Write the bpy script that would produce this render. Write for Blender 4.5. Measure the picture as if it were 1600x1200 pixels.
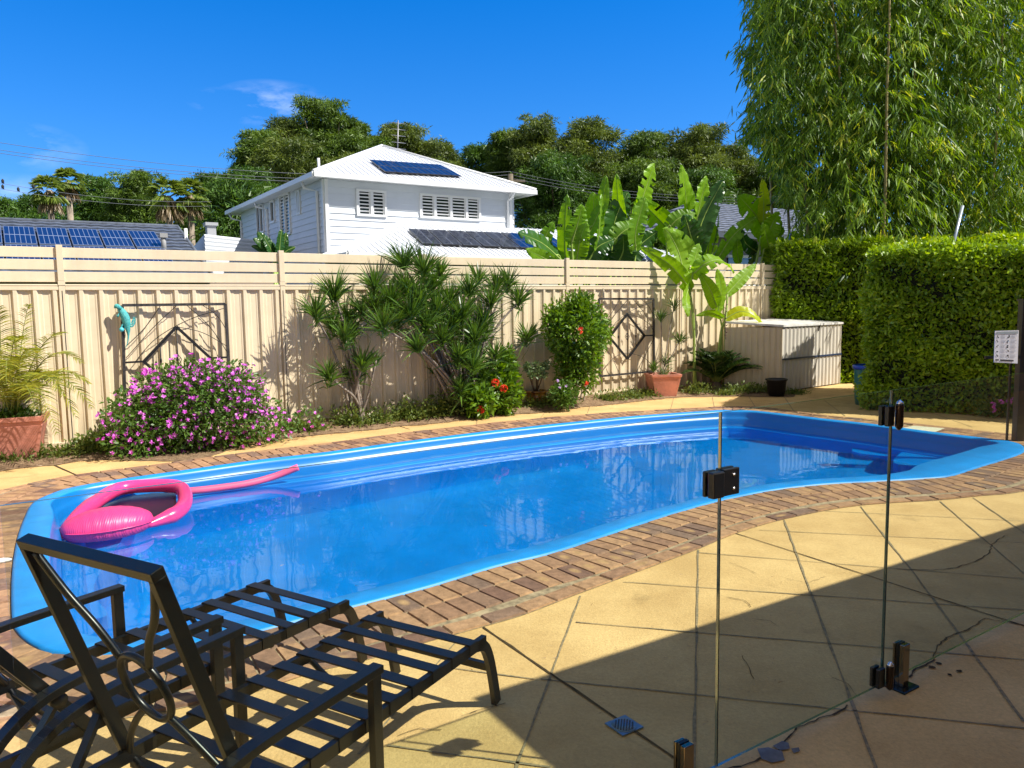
import bpy, bmesh, math, random
import numpy as np
from mathutils import Vector, Matrix
random.seed(7); RS=np.random.RandomState(11)
for o in list(bpy.data.objects): bpy.data.objects.remove(o)
SC=bpy.context.scene; COL=SC.collection
# ------------------------------------------------------------------ camera
F=1202.; PITCH=math.atan(122/F); ROLL=0.015; H=1.6
fw=np.array([0,math.cos(PITCH),-math.sin(PITCH)]); r0=np.array([1.,0,0]); u0=np.cross(r0,fw)
cr=math.cos(ROLL)*r0-math.sin(ROLL)*u0; cu=math.sin(ROLL)*r0+math.cos(ROLL)*u0
CAM=np.array([0,0,H])
cd=bpy.data.cameras.new('camera'); co=bpy.data.objects.new('camera',cd); COL.objects.link(co)
m=Matrix.Identity(4)
for i in range(3): m[i][0]=cr[i]; m[i][1]=cu[i]; m[i][2]=-fw[i]; m[i][3]=CAM[i]
co.matrix_world=m; cd.sensor_width=36; cd.lens=F/1600*36; cd.clip_start=.05; cd.clip_end=3000
SC.camera=co
# ------------------------------------------------------------------ light
SUN=np.array([1.105,-.265,1.251]); SUN/=np.linalg.norm(SUN)
w=bpy.data.worlds.new('World'); SC.world=w; w.use_nodes=True; nt=w.node_tree; nt.nodes.clear()
def N(nt,t,**k):
    n=nt.nodes.new(t)
    for a,b in k.items(): setattr(n,a,b)
    return n
sky=N(nt,'ShaderNodeTexSky',sky_type='NISHITA',sun_disc=False)
sky.sun_elevation=math.asin(SUN[2]); sky.sun_rotation=math.atan2(SUN[0],SUN[1]); sky.altitude=0; sky.air_density=1.0; sky.dust_density=0.1; sky.ozone_density=3.2
hs=N(nt,'ShaderNodeHueSaturation'); hs.inputs['Saturation'].default_value=1.46; hs.inputs['Value'].default_value=.92; hs.inputs['Hue'].default_value=.513
bg=N(nt,'ShaderNodeBackground'); bg.inputs[1].default_value=.145
out=N(nt,'ShaderNodeOutputWorld')
tc=N(nt,'ShaderNodeTexCoord'); mp=N(nt,'ShaderNodeMapping'); mp.inputs['Scale'].default_value=(5,5,14)
nz=N(nt,'ShaderNodeTexNoise'); nz.inputs['Scale'].default_value=1.6; nz.inputs['Detail'].default_value=7; nz.inputs['Roughness'].default_value=.6
nt.links.new(tc.outputs['Generated'],mp.inputs[0]); nt.links.new(mp.outputs[0],nz.inputs[0])
def ray(x,y): return fw*F+cr*(x-800)-cu*(y-600)
acc=None
for (cx,cy,rad,amp) in ((430,165,.075,.75),(345,158,.04,.6),(25,228,.07,.6),(20,300,.06,.35)):
    d=ray(cx,cy); d=d/np.linalg.norm(d)
    sub=N(nt,'ShaderNodeVectorMath',operation='SUBTRACT'); sub.inputs[1].default_value=tuple(d)
    sc=N(nt,'ShaderNodeVectorMath',operation='MULTIPLY'); sc.inputs[1].default_value=(1,1,2.6)
    ln=N(nt,'ShaderNodeVectorMath',operation='LENGTH'); mr=N(nt,'ShaderNodeMapRange'); mr.inputs[1].default_value=rad; mr.inputs[2].default_value=0; mr.inputs[3].default_value=0; mr.inputs[4].default_value=amp
    nt.links.new(tc.outputs['Generated'],sub.inputs[0]); nt.links.new(sub.outputs[0],sc.inputs[0]); nt.links.new(sc.outputs[0],ln.inputs[0]); nt.links.new(ln.outputs['Value'],mr.inputs[0])
    if acc is None: acc=mr.outputs[0]
    else:
        mx=N(nt,'ShaderNodeMath',operation='MAXIMUM'); nt.links.new(acc,mx.inputs[0]); nt.links.new(mr.outputs[0],mx.inputs[1]); acc=mx.outputs[0]
cm=N(nt,'ShaderNodeMapRange'); cm.inputs[1].default_value=.42; cm.inputs[2].default_value=.72; nt.links.new(nz.outputs[0],cm.inputs[0])
mu=N(nt,'ShaderNodeMath',operation='MULTIPLY'); nt.links.new(acc,mu.inputs[0]); nt.links.new(cm.outputs[0],mu.inputs[1])
mix=N(nt,'ShaderNodeMixRGB'); mix.inputs[2].default_value=(6.5,7.0,7.8,1)
vz=N(nt,'ShaderNodeMapping'); vz.inputs['Scale'].default_value=(1,1,.75); vz.inputs['Location'].default_value=(0,0,.115)
nt.links.new(tc.outputs['Generated'],vz.inputs[0]); nt.links.new(vz.outputs[0],sky.inputs[0]) if len(sky.inputs) else None
nt.links.new(sky.outputs[0],hs.inputs['Color']); nt.links.new(hs.outputs[0],mix.inputs[1]); nt.links.new(mu.outputs[0],mix.inputs[0])
# unseen pale cloud added behind the viewer, warm fill light for the shaded paving
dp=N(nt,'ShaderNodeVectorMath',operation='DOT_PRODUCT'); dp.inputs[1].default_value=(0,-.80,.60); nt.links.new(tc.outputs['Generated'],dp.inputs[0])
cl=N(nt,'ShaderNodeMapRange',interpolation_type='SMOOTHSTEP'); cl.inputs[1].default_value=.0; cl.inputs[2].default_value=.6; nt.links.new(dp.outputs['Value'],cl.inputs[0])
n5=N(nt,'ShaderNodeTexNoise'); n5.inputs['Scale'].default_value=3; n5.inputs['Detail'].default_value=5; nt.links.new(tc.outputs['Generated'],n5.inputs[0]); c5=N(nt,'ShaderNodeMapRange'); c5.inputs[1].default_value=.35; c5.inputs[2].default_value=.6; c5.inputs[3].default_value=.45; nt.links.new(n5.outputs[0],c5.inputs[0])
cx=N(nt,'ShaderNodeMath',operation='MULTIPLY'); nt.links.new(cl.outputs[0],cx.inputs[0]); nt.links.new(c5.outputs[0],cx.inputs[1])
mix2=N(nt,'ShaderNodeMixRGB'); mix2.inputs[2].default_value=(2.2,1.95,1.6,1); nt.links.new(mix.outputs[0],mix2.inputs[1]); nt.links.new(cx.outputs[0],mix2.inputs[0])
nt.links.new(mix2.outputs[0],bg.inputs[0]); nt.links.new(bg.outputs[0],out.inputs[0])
sl=bpy.data.lights.new('sun','SUN'); sl.energy=4.9; sl.angle=math.radians(.5); sl.color=(1,.955,.87)
so=bpy.data.objects.new('sun',sl); COL.objects.link(so); so.rotation_euler=Vector(SUN).to_track_quat('Z','Y').to_euler(); so.location=(6,-4,12)
SC.view_settings.view_transform='Standard'; SC.view_settings.look='None'; SC.view_settings.gamma=1; SC.view_settings.exposure=.66
SC.render.engine='CYCLES'
SC.cycles.transparent_max_bounces=24; SC.cycles.max_bounces=8
# ------------------------------------------------------------------ helpers: pixel of the photograph -> point in the place
def G(x,y,z=0.):
    d=ray(x,y); return CAM+d*((z-H)/d[2])
def AY(x,y,Y):
    d=ray(x,y); return CAM+d*(Y/d[1])
def PLN(x,y,p,n):
    d=ray(x,y); p=np.array(p); n=np.array(n); return CAM+d*(((p-CAM)@n)/(d@n))
def A3(*a): return np.array(a,float)
Z=A3(0,0,1)
def nrm(v): v=np.array(v,float); return v/(np.linalg.norm(v)+1e-9)
# ------------------------------------------------------------------ materials
MATS={}
def mat(name,col,rough=.6,metal=0,var=0,nscale=8,bump=0,bscale=40,spec=.5,col2=None,det=4):
    if name in MATS: return MATS[name]
    M=bpy.data.materials.new(name); M.use_nodes=True; t=M.node_tree; b=t.nodes['Principled BSDF']
    b.inputs['Base Color'].default_value=(*col,1); b.inputs['Roughness'].default_value=rough; b.inputs['Metallic'].default_value=metal
    b.inputs['Specular IOR Level'].default_value=spec
    g=N(t,'ShaderNodeNewGeometry')
    if var or col2:
        n=N(t,'ShaderNodeTexNoise'); n.inputs['Scale'].default_value=nscale; n.inputs['Detail'].default_value=det; n.inputs['Roughness'].default_value=.65; t.links.new(g.outputs['Position'],n.inputs[0])
        r=N(t,'ShaderNodeValToRGB'); c2=col2 if col2 else tuple(c*(1-var) for c in col)
        r.color_ramp.elements[0].position=.36; r.color_ramp.elements[1].position=.64
        r.color_ramp.elements[0].color=(*c2,1); r.color_ramp.elements[1].color=(*(tuple(min(1,c*(1+var*.5)) for c in col)),1)
        t.links.new(n.outputs[0],r.inputs[0]); t.links.new(r.outputs[0],b.inputs['Base Color'])
    if bump:
        n=N(t,'ShaderNodeTexNoise'); n.inputs['Scale'].default_value=bscale; n.inputs['Detail'].default_value=5; t.links.new(g.outputs['Position'],n.inputs[0])
        bp=N(t,'ShaderNodeBump'); bp.inputs['Strength'].default_value=bump; bp.inputs['Distance'].default_value=.02
        t.links.new(n.outputs[0],bp.inputs['Height']); t.links.new(bp.outputs[0],b.inputs['Normal'])
    MATS[name]=M; return M
def weather(M,amt=.35,zt=.5,dirt=(.22,.16,.09)):
    t=M.node_tree; b=t.nodes['Principled BSDF']; lk=b.inputs['Base Color'].links[0].from_socket if b.inputs['Base Color'].links else None
    g=N(t,'ShaderNodeNewGeometry'); sp=N(t,'ShaderNodeSeparateXYZ'); t.links.new(g.outputs['Position'],sp.inputs[0])
    mp=N(t,'ShaderNodeMapping'); mp.inputs['Scale'].default_value=(9,9,.8); t.links.new(g.outputs['Position'],mp.inputs[0]); n=N(t,'ShaderNodeTexNoise'); n.inputs['Scale'].default_value=1.5; n.inputs['Detail'].default_value=6; n.inputs['Roughness'].default_value=.7; t.links.new(mp.outputs[0],n.inputs[0])
    zr=N(t,'ShaderNodeMapRange'); zr.inputs[1].default_value=0; zr.inputs[2].default_value=zt; zr.inputs[3].default_value=1; zr.inputs[4].default_value=.12; t.links.new(sp.outputs[2],zr.inputs[0])
    nr=N(t,'ShaderNodeMapRange'); nr.inputs[1].default_value=.42; nr.inputs[2].default_value=.75; t.links.new(n.outputs[0],nr.inputs[0])
    m=N(t,'ShaderNodeMath',operation='MULTIPLY'); t.links.new(zr.outputs[0],m.inputs[0]); t.links.new(nr.outputs[0],m.inputs[1]); m2=N(t,'ShaderNodeMath',operation='MULTIPLY'); t.links.new(m.outputs[0],m2.inputs[0]); m2.inputs[1].default_value=amt*2
    mx=N(t,'ShaderNodeMixRGB'); mx.inputs[2].default_value=(*dirt,1)
    if lk: t.links.new(lk,mx.inputs[1])
    else: mx.inputs[1].default_value=b.inputs['Base Color'].default_value
    t.links.new(m2.outputs[0],mx.inputs[0]); t.links.new(mx.outputs[0],b.inputs['Base Color'])
def leafmat(name,c0,c1,trans=.3,rough=.45,c2=None):
    M=bpy.data.materials.new(name); M.use_nodes=True; t=M.node_tree; b=t.nodes['Principled BSDF']
    at=N(t,'ShaderNodeAttribute',attribute_name='tone'); r=N(t,'ShaderNodeValToRGB')
    e=r.color_ramp.elements; e[0].color=(*c0,1); e[1].color=(*c1,1)
    if c2: x=e.new(.93); x.color=(*c1,1); e[-1].color=(*c2,1)
    t.links.new(at.outputs['Fac'],r.inputs[0]); t.links.new(r.outputs[0],b.inputs['Base Color'])
    b.inputs['Roughness'].default_value=rough; b.inputs['Specular IOR Level'].default_value=.4
    tr=N(t,'ShaderNodeBsdfTranslucent'); hv=N(t,'ShaderNodeHueSaturation'); hv.inputs['Value'].default_value=1.9; hv.inputs['Saturation'].default_value=1.1; hv.inputs['Hue'].default_value=.485
    t.links.new(r.outputs[0],hv.inputs['Color']); t.links.new(hv.outputs[0],tr.inputs[0])
    mx=N(t,'ShaderNodeMixShader'); mx.inputs[0].default_value=trans
    t.links.new(b.outputs[0],mx.inputs[1]); t.links.new(tr.outputs[0],mx.inputs[2]); t.links.new(mx.outputs[0],t.nodes['Material Output'].inputs[0])
    MATS[name]=M; return M
# ------------------------------------------------------------------ mesh building
class MB:
    def __init__(s): s.v=[]; s.f=[]; s.mi=[]; s.sm=[]; s.tone=[]; s.uv=[]; s.usetone=False; s.useuv=False
    def add(s,vs,fs,mi=0,smooth=False,tone=.5,uvs=None):
        b=len(s.v); s.v+= [tuple(map(float,p)) for p in vs]
        for k,f in enumerate(fs):
            s.f.append([b+i for i in f]); s.mi.append(mi); s.sm.append(smooth); s.tone.append(tone)
            s.uv.append(uvs[k] if uvs else [(0,0)]*len(f))
        return s
    def box(s,c,a,b,h,mi=0,tone=.5):
        # c centre, a b h half vectors
        c,a,b,h=map(lambda q:np.array(q,float),(c,a,b,h))
        vs=[c+i*a+j*b+k*h for k in(-1,1) for j in(-1,1) for i in(-1,1)]
        return s.add(vs,[(0,2,3,1),(4,5,7,6),(0,1,5,4),(2,6,7,3),(0,4,6,2),(1,3,7,5)] if np.dot(np.cross(a,b),h)>0 else [(0,1,3,2),(4,6,7,5),(0,4,5,1),(2,3,7,6),(0,2,6,4),(1,5,7,3)],mi,False,tone)
    def abox(s,x0,y0,z0,x1,y1,z1,mi=0): return s.box(((x0+x1)/2,(y0+y1)/2,(z0+z1)/2),((x1-x0)/2,0,0),(0,(y1-y0)/2,0),(0,0,(z1-z0)/2),mi)
    def bar(s,p,q,wd,ht,up=(0,0,1),mi=0):
        # rectangular bar from p to q, wd across, ht along up
        p=np.array(p,float); q=np.array(q,float); d=nrm(q-p); sd=np.cross(d,up)
        if np.linalg.norm(sd)<1e-3: sd=np.cross(d,(1,0,0))
        sd=nrm(sd); uu=np.cross(sd,d)
        return s.box((p+q)/2,(q-p)/2,sd*wd/2,uu*ht/2,mi)
    def tube(s,pts,rad,n=8,mi=0,closed=False,cap=True):
        pts=[np.array(p,float) for p in pts]; k=len(pts)
        if np.isscalar(rad): rad=[rad]*k
        vs=[];prev=None
        for i,p in enumerate(pts):
            a=pts[(i-1)%k] if (closed or i>0) else p; b=pts[(i+1)%k] if (closed or i<k-1) else p
            d=nrm(b-a)
            if prev is None:
                sd=np.cross(d,(0,0,1)); 
                if np.linalg.norm(sd)<.05: sd=np.cross(d,(1,0,0))
            else: sd=prev-d*(prev@d)
            sd=nrm(sd); prev=sd; uu=np.cross(d,sd)
            for j in range(n):
                t=2*math.pi*j/n; vs.append(p+(sd*math.cos(t)+uu*math.sin(t))*rad[i])
        fs=[]
        for i in range(k if closed else k-1):
            for j in range(n):
                a=i*n+j;b=i*n+(j+1)%n;c=((i+1)%k)*n+(j+1)%n;d=((i+1)%k)*n+j
                fs.append((a,b,c,d))
        if cap and not closed: fs.append(tuple(range(n))[::-1]); fs.append(tuple((k-1)*n+j for j in range(n)))
        return s.add(vs,fs,mi,True)
    def prism(s,poly,h0,h1,mi=0):
        n=len(poly); vs=[(p[0],p[1],h0) for p in poly]+[(p[0],p[1],h1) for p in poly]
        a=sum(poly[i][0]*poly[(i+1)%n][1]-poly[(i+1)%n][0]*poly[i][1] for i in range(n))
        fs=[tuple(range(n))[::-1],tuple(range(n,2*n))]+[(i,(i+1)%n,n+(i+1)%n,n+i) for i in range(n)]
        if a<0: fs=[f[::-1] for f in fs]
        return s.add(vs,fs,mi)
    def lathe(s,prof,c=(0,0,0),n=24,mi=0,sq=None):
        vs=[];k=len(prof)
        for r,z in prof:
            for j in range(n):
                t=2*math.pi*j/n; vs.append((c[0]+r*math.cos(t),c[1]+r*math.sin(t),c[2]+z))
        fs=[(i*n+j,i*n+(j+1)%n,(i+1)*n+(j+1)%n,(i+1)*n+j) for i in range(k-1) for j in range(n)]
        return s.add(vs,fs,mi,True)
    def build(s,name,mats,parent=None,bevel=0):
        me=bpy.data.meshes.new(name); me.from_pydata(s.v,[],s.f)
        for M in (mats if isinstance(mats,(list,tuple)) else [mats]): me.materials.append(M)
        me.polygons.foreach_set('material_index',s.mi); me.polygons.foreach_set('use_smooth',s.sm)
        at=me.attributes.new('tone','FLOAT','FACE'); at.data.foreach_set('value',s.tone)
        if s.useuv:
            uv=me.uv_layers.new(name='uv'); fl=[c for f in s.uv for p in f for c in p]; uv.data.foreach_set('uv',fl)
        me.update(); o=bpy.data.objects.new(name,me); COL.objects.link(o)
        if parent is not None: o.parent=parent
        if bevel:
            bv=o.modifiers.new('b','BEVEL'); bv.width=bevel; bv.segments=2; bv.limit_method='ANGLE'
        return o
def tag(o,label=None,cat=None,group=None,kind=None):
    if label: o['label']=label
    if cat: o['category']=cat
    if group: o['group']=group
    if kind: o['kind']=kind
    return o
def thing(name,label,cat,loc=(0,0,0),group=None):
    o=bpy.data.objects.new(name,None); COL.objects.link(o); o.empty_display_size=.1; tag(o,label,cat,group)
    o['_l']=[float(a) for a in loc]; THINGS.append((o,tuple(float(a) for a in loc))); return o
THINGS=[]
# children are modelled in world coordinates; at the end each empty moves to its base and the children keep their place
def blades(P,D,L,W,droop=.3,segs=2,taper=1.0,rnd=1.0,tone=None,side=None,fold=0.):
    """many thin leaves: base P, direction D, length L, width W"""
    P=np.asarray(P,float); D=np.asarray(D,float); n=len(P); D=D/(np.linalg.norm(D,axis=1,keepdims=True)+1e-9)
    L=np.broadcast_to(L,(n,)).astype(float); W=np.broadcast_to(W,(n,)).astype(float)
    if side is None:
        R=RS.normal(size=(n,3)); U=np.array([0,0,1.])*(1-rnd)*2+R*rnd
        side=np.cross(D,U)
    side=side/(np.linalg.norm(side,axis=1,keepdims=True)+1e-9)
    st=np.linspace(0,1,segs+1); V=np.zeros((n,(segs+1)*2,3))
    for k,t in enumerate(st):
        c=P+D*(L*t)[:,None]; c[:,2]-=droop*L*t*t
        wf={True:max(.12,math.sin(math.pi*min(1,(.12+.88*t)))**.8) if t<.999 else .06}[True]
        if taper>1: wf=max(.05,(1-t)**.6) if t>.25 else .55+1.2*t
        V[:,2*k]=c-side*(W*wf*.5)[:,None]; V[:,2*k+1]=c+side*(W*wf*.5)[:,None]
    base=(np.arange(n)*(segs+1)*2)[:,None]
    fs=[]
    for k in range(segs): fs.append(base+np.array([2*k,2*k+1,2*k+3,2*k+2]))
    Fc=np.stack(fs,1).reshape(-1,4)
    tn=RS.rand(n) if tone is None else np.clip(tone,0,1)
    return V.reshape(-1,3),Fc,np.repeat(tn,segs)
def leafobj(name,batches,M,parent=None):
    off=0;Vs=[];Fs=[];Ts=[]
    for V,Fc,T in batches: Vs.append(V);Fs.append(Fc+off);Ts.append(T);off+=len(V)
    V=np.concatenate(Vs);Fc=np.concatenate(Fs);T=np.concatenate(Ts)
    me=bpy.data.meshes.new(name); me.vertices.add(len(V)); me.vertices.foreach_set('co',V.astype(np.float32).ravel())
    me.loops.add(Fc.size); me.loops.foreach_set('vertex_index',Fc.astype(np.int32).ravel())
    me.polygons.add(len(Fc)); me.polygons.foreach_set('loop_start',(np.arange(len(Fc))*4).astype(np.int32))
    me.materials.append(M); me.update(calc_edges=True)
    at=me.attributes.new('tone','FLOAT','FACE'); at.data.foreach_set('value',T.astype(np.float32))
    me.validate(); o=bpy.data.objects.new(name,me); COL.objects.link(o)
    if parent is not None: o.parent=parent
    return o
def rdir(n,zb=0.):
    v=RS.normal(size=(n,3)); v[:,2]+=zb; return v/np.linalg.norm(v,axis=1,keepdims=True)
def smooth(pts,per=6,closed=True):
    pts=[np.array(p,float) for p in pts]; n=len(pts); o=[]
    for i in range(n if closed else n-1):
        if closed: a,b,c,d=pts[i-1],pts[i],pts[(i+1)%n],pts[(i+2)%n]
        else: a,b,c,d=pts[max(i-1,0)],pts[i],pts[i+1],pts[min(i+2,n-1)]
        for k in range(per):
            t=k/per; o.append(.5*((2*b)+(c-a)*t+(2*a-5*b+4*c-d)*t*t+(3*b-a-3*c+d)*t**3))
    if not closed: o.append(pts[-1])
    return o
def resample(pts,step,closed=True):
    pts=np.array(pts); q=np.vstack([pts,pts[:1]]) if closed else pts
    sl_=np.linalg.norm(np.diff(q,axis=0),axis=1); cs=np.concatenate([[0],np.cumsum(sl_)]); n=max(3,int(round(cs[-1]/step)))
    t=np.linspace(0,cs[-1],n+(0 if closed else 1),endpoint=not closed)
    return np.stack([np.interp(t,cs,q[:,k]) for k in range(q.shape[1])],1)
def offs(pts,dist):
    pts=np.array(pts); t=np.roll(pts,-1,0)-np.roll(pts,1,0); nn=np.stack([t[:,1],-t[:,0]],1); nn/=np.linalg.norm(nn,axis=1,keepdims=True)
    a=np.sum(pts[:,0]*np.roll(pts[:,1],-1)-np.roll(pts[:,0],-1)*pts[:,1])
    if a<0: nn=-nn      # outward normal
    return pts+nn*np.reshape(dist,(-1,1)) if np.ndim(dist) else pts+nn*dist
def inside(p,poly):
    x,y=p[0],p[1];c=False;n=len(poly)
    for i in range(n):
        x1,y1=poly[i][0],poly[i][1];x2,y2=poly[(i+1)%n][0],poly[(i+1)%n][1]
        if (y1>y)!=(y2>y) and x<(x2-x1)*(y-y1)/(y2-y1)+x1: c=not c
    return c
def fill(name,loops,M,parent=None,zs=None):
    bm=bmesh.new()
    for lp in loops:
        vs=[bm.verts.new((p[0],p[1],p[2] if len(p)>2 else 0)) for p in lp]
        for i in range(len(vs)): bm.edges.new((vs[i],vs[(i+1)%len(vs)]))
    bmesh.ops.triangle_fill(bm,use_beauty=True,use_dissolve=False,edges=bm.edges[:])
    bmesh.ops.recalc_face_normals(bm,faces=bm.faces[:])
    if sum(f.normal.z*f.calc_area() for f in bm.faces)<0: bmesh.ops.reverse_faces(bm,faces=bm.faces[:])
    me=bpy.data.meshes.new(name); bm.to_mesh(me); bm.free(); me.materials.append(M)
    o=bpy.data.objects.new(name,me); COL.objects.link(o)
    if parent is not None: o.parent=parent
    return o
#@@SETTING
# ------------------------------------------------------------------ ground, paving, pool
PX=lambda L,z=0: [G(x,y,z) for x,y in L]
pool_px=[(300,735),(187,751),(112,764),(75,776),(51,789),(40,808),(27,845),(19,900),(19,969),(28,991),(47,1008),(78,1022),(123,1026),(190,1024),(247,1018),(287,1012),(388,994),(470,972),(553,951),(677,918),(775,888),(865,866),(955,836),(1000,821),(1060,802),(1127,784),(1202,769),(1285,759),(1375,754),(1442,750),(1484,746),(1525,733),(1562,722),(1597,709),(1598,699),(1580,692),(1536,686),(1460,677),(1370,665),(1280,655),(1187,644),(1142,642.5),(1112,643),(1000,651),(925,658),(775,674),(625,692.5),(512,708),(400,721)]
pool=resample(smooth([p[:2] for p in PX(pool_px)],5),.06)
brick_px=[(300,719),(244,727),(116,743),(75,751),(0,767),(-60,785),(-200,830),(-420,960),(-400,1160),(-60,1156),(0,1143),(110,1132),(225,1119),(312,1101),(407,1080),(479,1054),(573,1032),(660,1006),(755,980),(820,961),(895,932),(989,897),(1090,859),(1150,834),(1225,812),(1337,791),(1469,782),(1525,776),(1600,768),(1660,745),(1690,722),(1660,695),(1600,682),(1540,675),(1460,666),(1360,656),(1280,648),(1192,637),(1120,636.5),(1000,643),(887,650.5),(775,661),(625,678),(512,693),(400,706)]
bpoly=resample(smooth([p[:2] for p in PX(brick_px)],5),.06)
mconc=mat('paving_concrete',(.73,.495,.215),.85,col2=(.56,.36,.145),nscale=1.6,bump=.25,bscale=90,spec=.2,det=9)
# fine worn speckle on top of the broad variation
t=mconc.node_tree; b=t.nodes['Principled BSDF']; lk=b.inputs['Base Color'].links[0].from_socket
g=N(t,'ShaderNodeNewGeometry'); n2=N(t,'ShaderNodeTexNoise'); n2.inputs['Scale'].default_value=55; n2.inputs['Detail'].default_value=6; n2.inputs['Roughness'].default_value=.8
t.links.new(g.outputs['Position'],n2.inputs[0]); r2=N(t,'ShaderNodeMapRange'); r2.inputs[1].default_value=.3; r2.inputs[2].default_value=.7; r2.inputs[3].default_value=.78; r2.inputs[4].default_value=1.12
t.links.new(n2.outputs[0],r2.inputs[0])
n3=N(t,'ShaderNodeTexNoise'); n3.inputs['Scale'].default_value=3.5; n3.inputs['Detail'].default_value=7; t.links.new(g.outputs['Position'],n3.inputs[0])
r3=N(t,'ShaderNodeMapRange'); r3.inputs[1].default_value=.62; r3.inputs[2].default_value=.8; r3.inputs[3].default_value=1; r3.inputs[4].default_value=.6; t.links.new(n3.outputs[0],r3.inputs[0])
m1=N(t,'ShaderNodeMath',operation='MULTIPLY'); t.links.new(r2.outputs[0],m1.inputs[0]); t.links.new(r3.outputs[0],m1.inputs[1])
vm=N(t,'ShaderNodeVectorMath',operation='SCALE'); t.links.new(lk,vm.inputs[0]); t.links.new(m1.outputs[0],vm.inputs['Scale']); t.links.new(vm.outputs[0],b.inputs['Base Color'])
# fence line
FA=.571; FD=A3(math.cos(FA),math.sin(FA),0); FN=A3(math.sin(FA),-math.cos(FA),0); P1=A3(-5.019,8.73,0)
def FP(x,y,off=0.): return PLN(x,y,P1+FN*off,FN)
def fs(q): return float((np.array(q)-P1)@FD)
def fpos(s,off=0,z=0): return P1+FD*s+FN*off+A3(0,0,z)
POOLHOLE=offs(pool,-.03)
yard_out=[fpos(-14,0)[:2],(-16,-8),(16,-8),(22,10),fpos(24,0)[:2]]
ground=fill('patio_paving',[[(p[0],p[1],0) for p in yard_out],[(p[0],p[1],0) for p in POOLHOLE]],mconc); tag(ground,kind='structure')
mgrass=mat('far_lawn',(.07,.11,.025),.9,var=.4,nscale=.4,bump=.3)
lw=fill('lawn_ground',[[(*fpos(-14,0)[:2],-.02),(*fpos(24,0)[:2],-.02),(400,300,-.02),(300,900,-.02),(-500,900,-.02),(-400,100,-.02)]],mgrass); tag(lw,kind='structure')
g2=MB(); g2.add([(-600,-400,-.3),(600,-400,-.3),(600,1200,-.3),(-600,1200,-.3)],[(0,1,2,3)])
# (ground beyond everything reaches the horizon; its middle is cut away below the pool)
gr=fill('outer_ground',[[(-900,-500,-.06),(900,-500,-.06),(900,1500,-.06),(-900,1500,-.06)],[(p[0],p[1],-.06) for p in offs(pool,.25)]],mgrass); tag(gr,kind='structure')
# pool shell
mshell=mat('pool_gelcoat',(.001,.31,.80),.35,var=.12,nscale=2.5,spec=.5)
mlip=mat('pool_lip',(.012,.27,.72),.45,var=.14,nscale=5,spec=.4)
t=mshell.node_tree; b=t.nodes['Principled BSDF']; lk=b.inputs['Base Color'].links[0].from_socket; g=N(t,'ShaderNodeNewGeometry'); sp=N(t,'ShaderNodeSeparateXYZ'); t.links.new(g.outputs['Position'],sp.inputs[0])
nn_=N(t,'ShaderNodeTexNoise'); nn_.inputs['Scale'].default_value=7; nn_.inputs['Detail'].default_value=5; t.links.new(g.outputs['Position'],nn_.inputs[0])
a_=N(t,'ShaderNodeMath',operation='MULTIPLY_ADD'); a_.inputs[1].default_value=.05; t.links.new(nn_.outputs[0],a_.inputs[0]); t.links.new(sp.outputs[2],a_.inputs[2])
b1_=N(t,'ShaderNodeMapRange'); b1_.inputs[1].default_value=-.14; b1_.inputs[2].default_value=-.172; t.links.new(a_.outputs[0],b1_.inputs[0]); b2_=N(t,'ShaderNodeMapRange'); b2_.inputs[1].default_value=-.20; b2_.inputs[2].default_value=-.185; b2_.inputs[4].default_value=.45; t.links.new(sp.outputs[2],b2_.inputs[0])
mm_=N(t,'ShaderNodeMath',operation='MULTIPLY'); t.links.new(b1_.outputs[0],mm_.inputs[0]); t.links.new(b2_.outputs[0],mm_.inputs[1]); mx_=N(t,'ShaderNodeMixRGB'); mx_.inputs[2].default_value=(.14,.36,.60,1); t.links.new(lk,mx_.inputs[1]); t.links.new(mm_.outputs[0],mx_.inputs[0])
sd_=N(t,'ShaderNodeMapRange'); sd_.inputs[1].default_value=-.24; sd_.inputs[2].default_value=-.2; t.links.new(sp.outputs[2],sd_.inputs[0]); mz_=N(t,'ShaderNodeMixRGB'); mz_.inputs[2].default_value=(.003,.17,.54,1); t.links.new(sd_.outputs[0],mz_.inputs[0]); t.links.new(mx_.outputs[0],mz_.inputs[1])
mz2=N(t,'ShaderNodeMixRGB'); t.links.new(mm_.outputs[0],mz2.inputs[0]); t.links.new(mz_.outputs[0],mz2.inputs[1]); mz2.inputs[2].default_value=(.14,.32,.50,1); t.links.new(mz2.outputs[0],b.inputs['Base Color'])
# lip width round the pool
lipw=[]
for p in pool:
    v=np.array([p[0],p[1],0])-CAM; px=800+F*(v@cr)/(v@fw); py=600-F*(v@cu)/(v@fw)
    wd=.17
    if px>1400 and py>700: wd=.17+min(.24,(px-1400)/100*.24)
    if py<800 and px<1100: wd=.12
    if px<250 and py>=800: wd=.14+min(.05,(250-px)/180*.05)
    if px>1080 and py<690: wd=.13
    lipw.append(wd)
lipw=np.array(lipw)
for _ in range(12): lipw=(np.roll(lipw,1)+lipw+np.roll(lipw,-1))/3
def ring(d,z):
    q=offs(pool,-(lipw+d) if d is not None else .0)
    for _ in range(3): q=(np.roll(q,1,0)+2*q+np.roll(q,-1,0))/4
    return [(p[0],p[1],z if z>-.31 else -.3+(z+.3)*float(np.interp(p[0],[.8,3.4],[1.,.50]))) for p in q]
o0=[(p[0],p[1],-.04) for p in pool]; o1=[(p[0],p[1],.016) for p in pool]; o1b=[(p[0],p[1],.02) for p in offs(pool,-.02)]
prof=[(0,.018),(.010,.008),(.018,-.015),(.024,-.055),(.036,-.072),(.046,-.085),(.052,-.10),(.062,-.16),(.075,-.24),(.11,-.26),(.18,-.275),(.2,-.3),(.23,-.7),(.27,-1.25),(.36,-1.4)]
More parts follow.
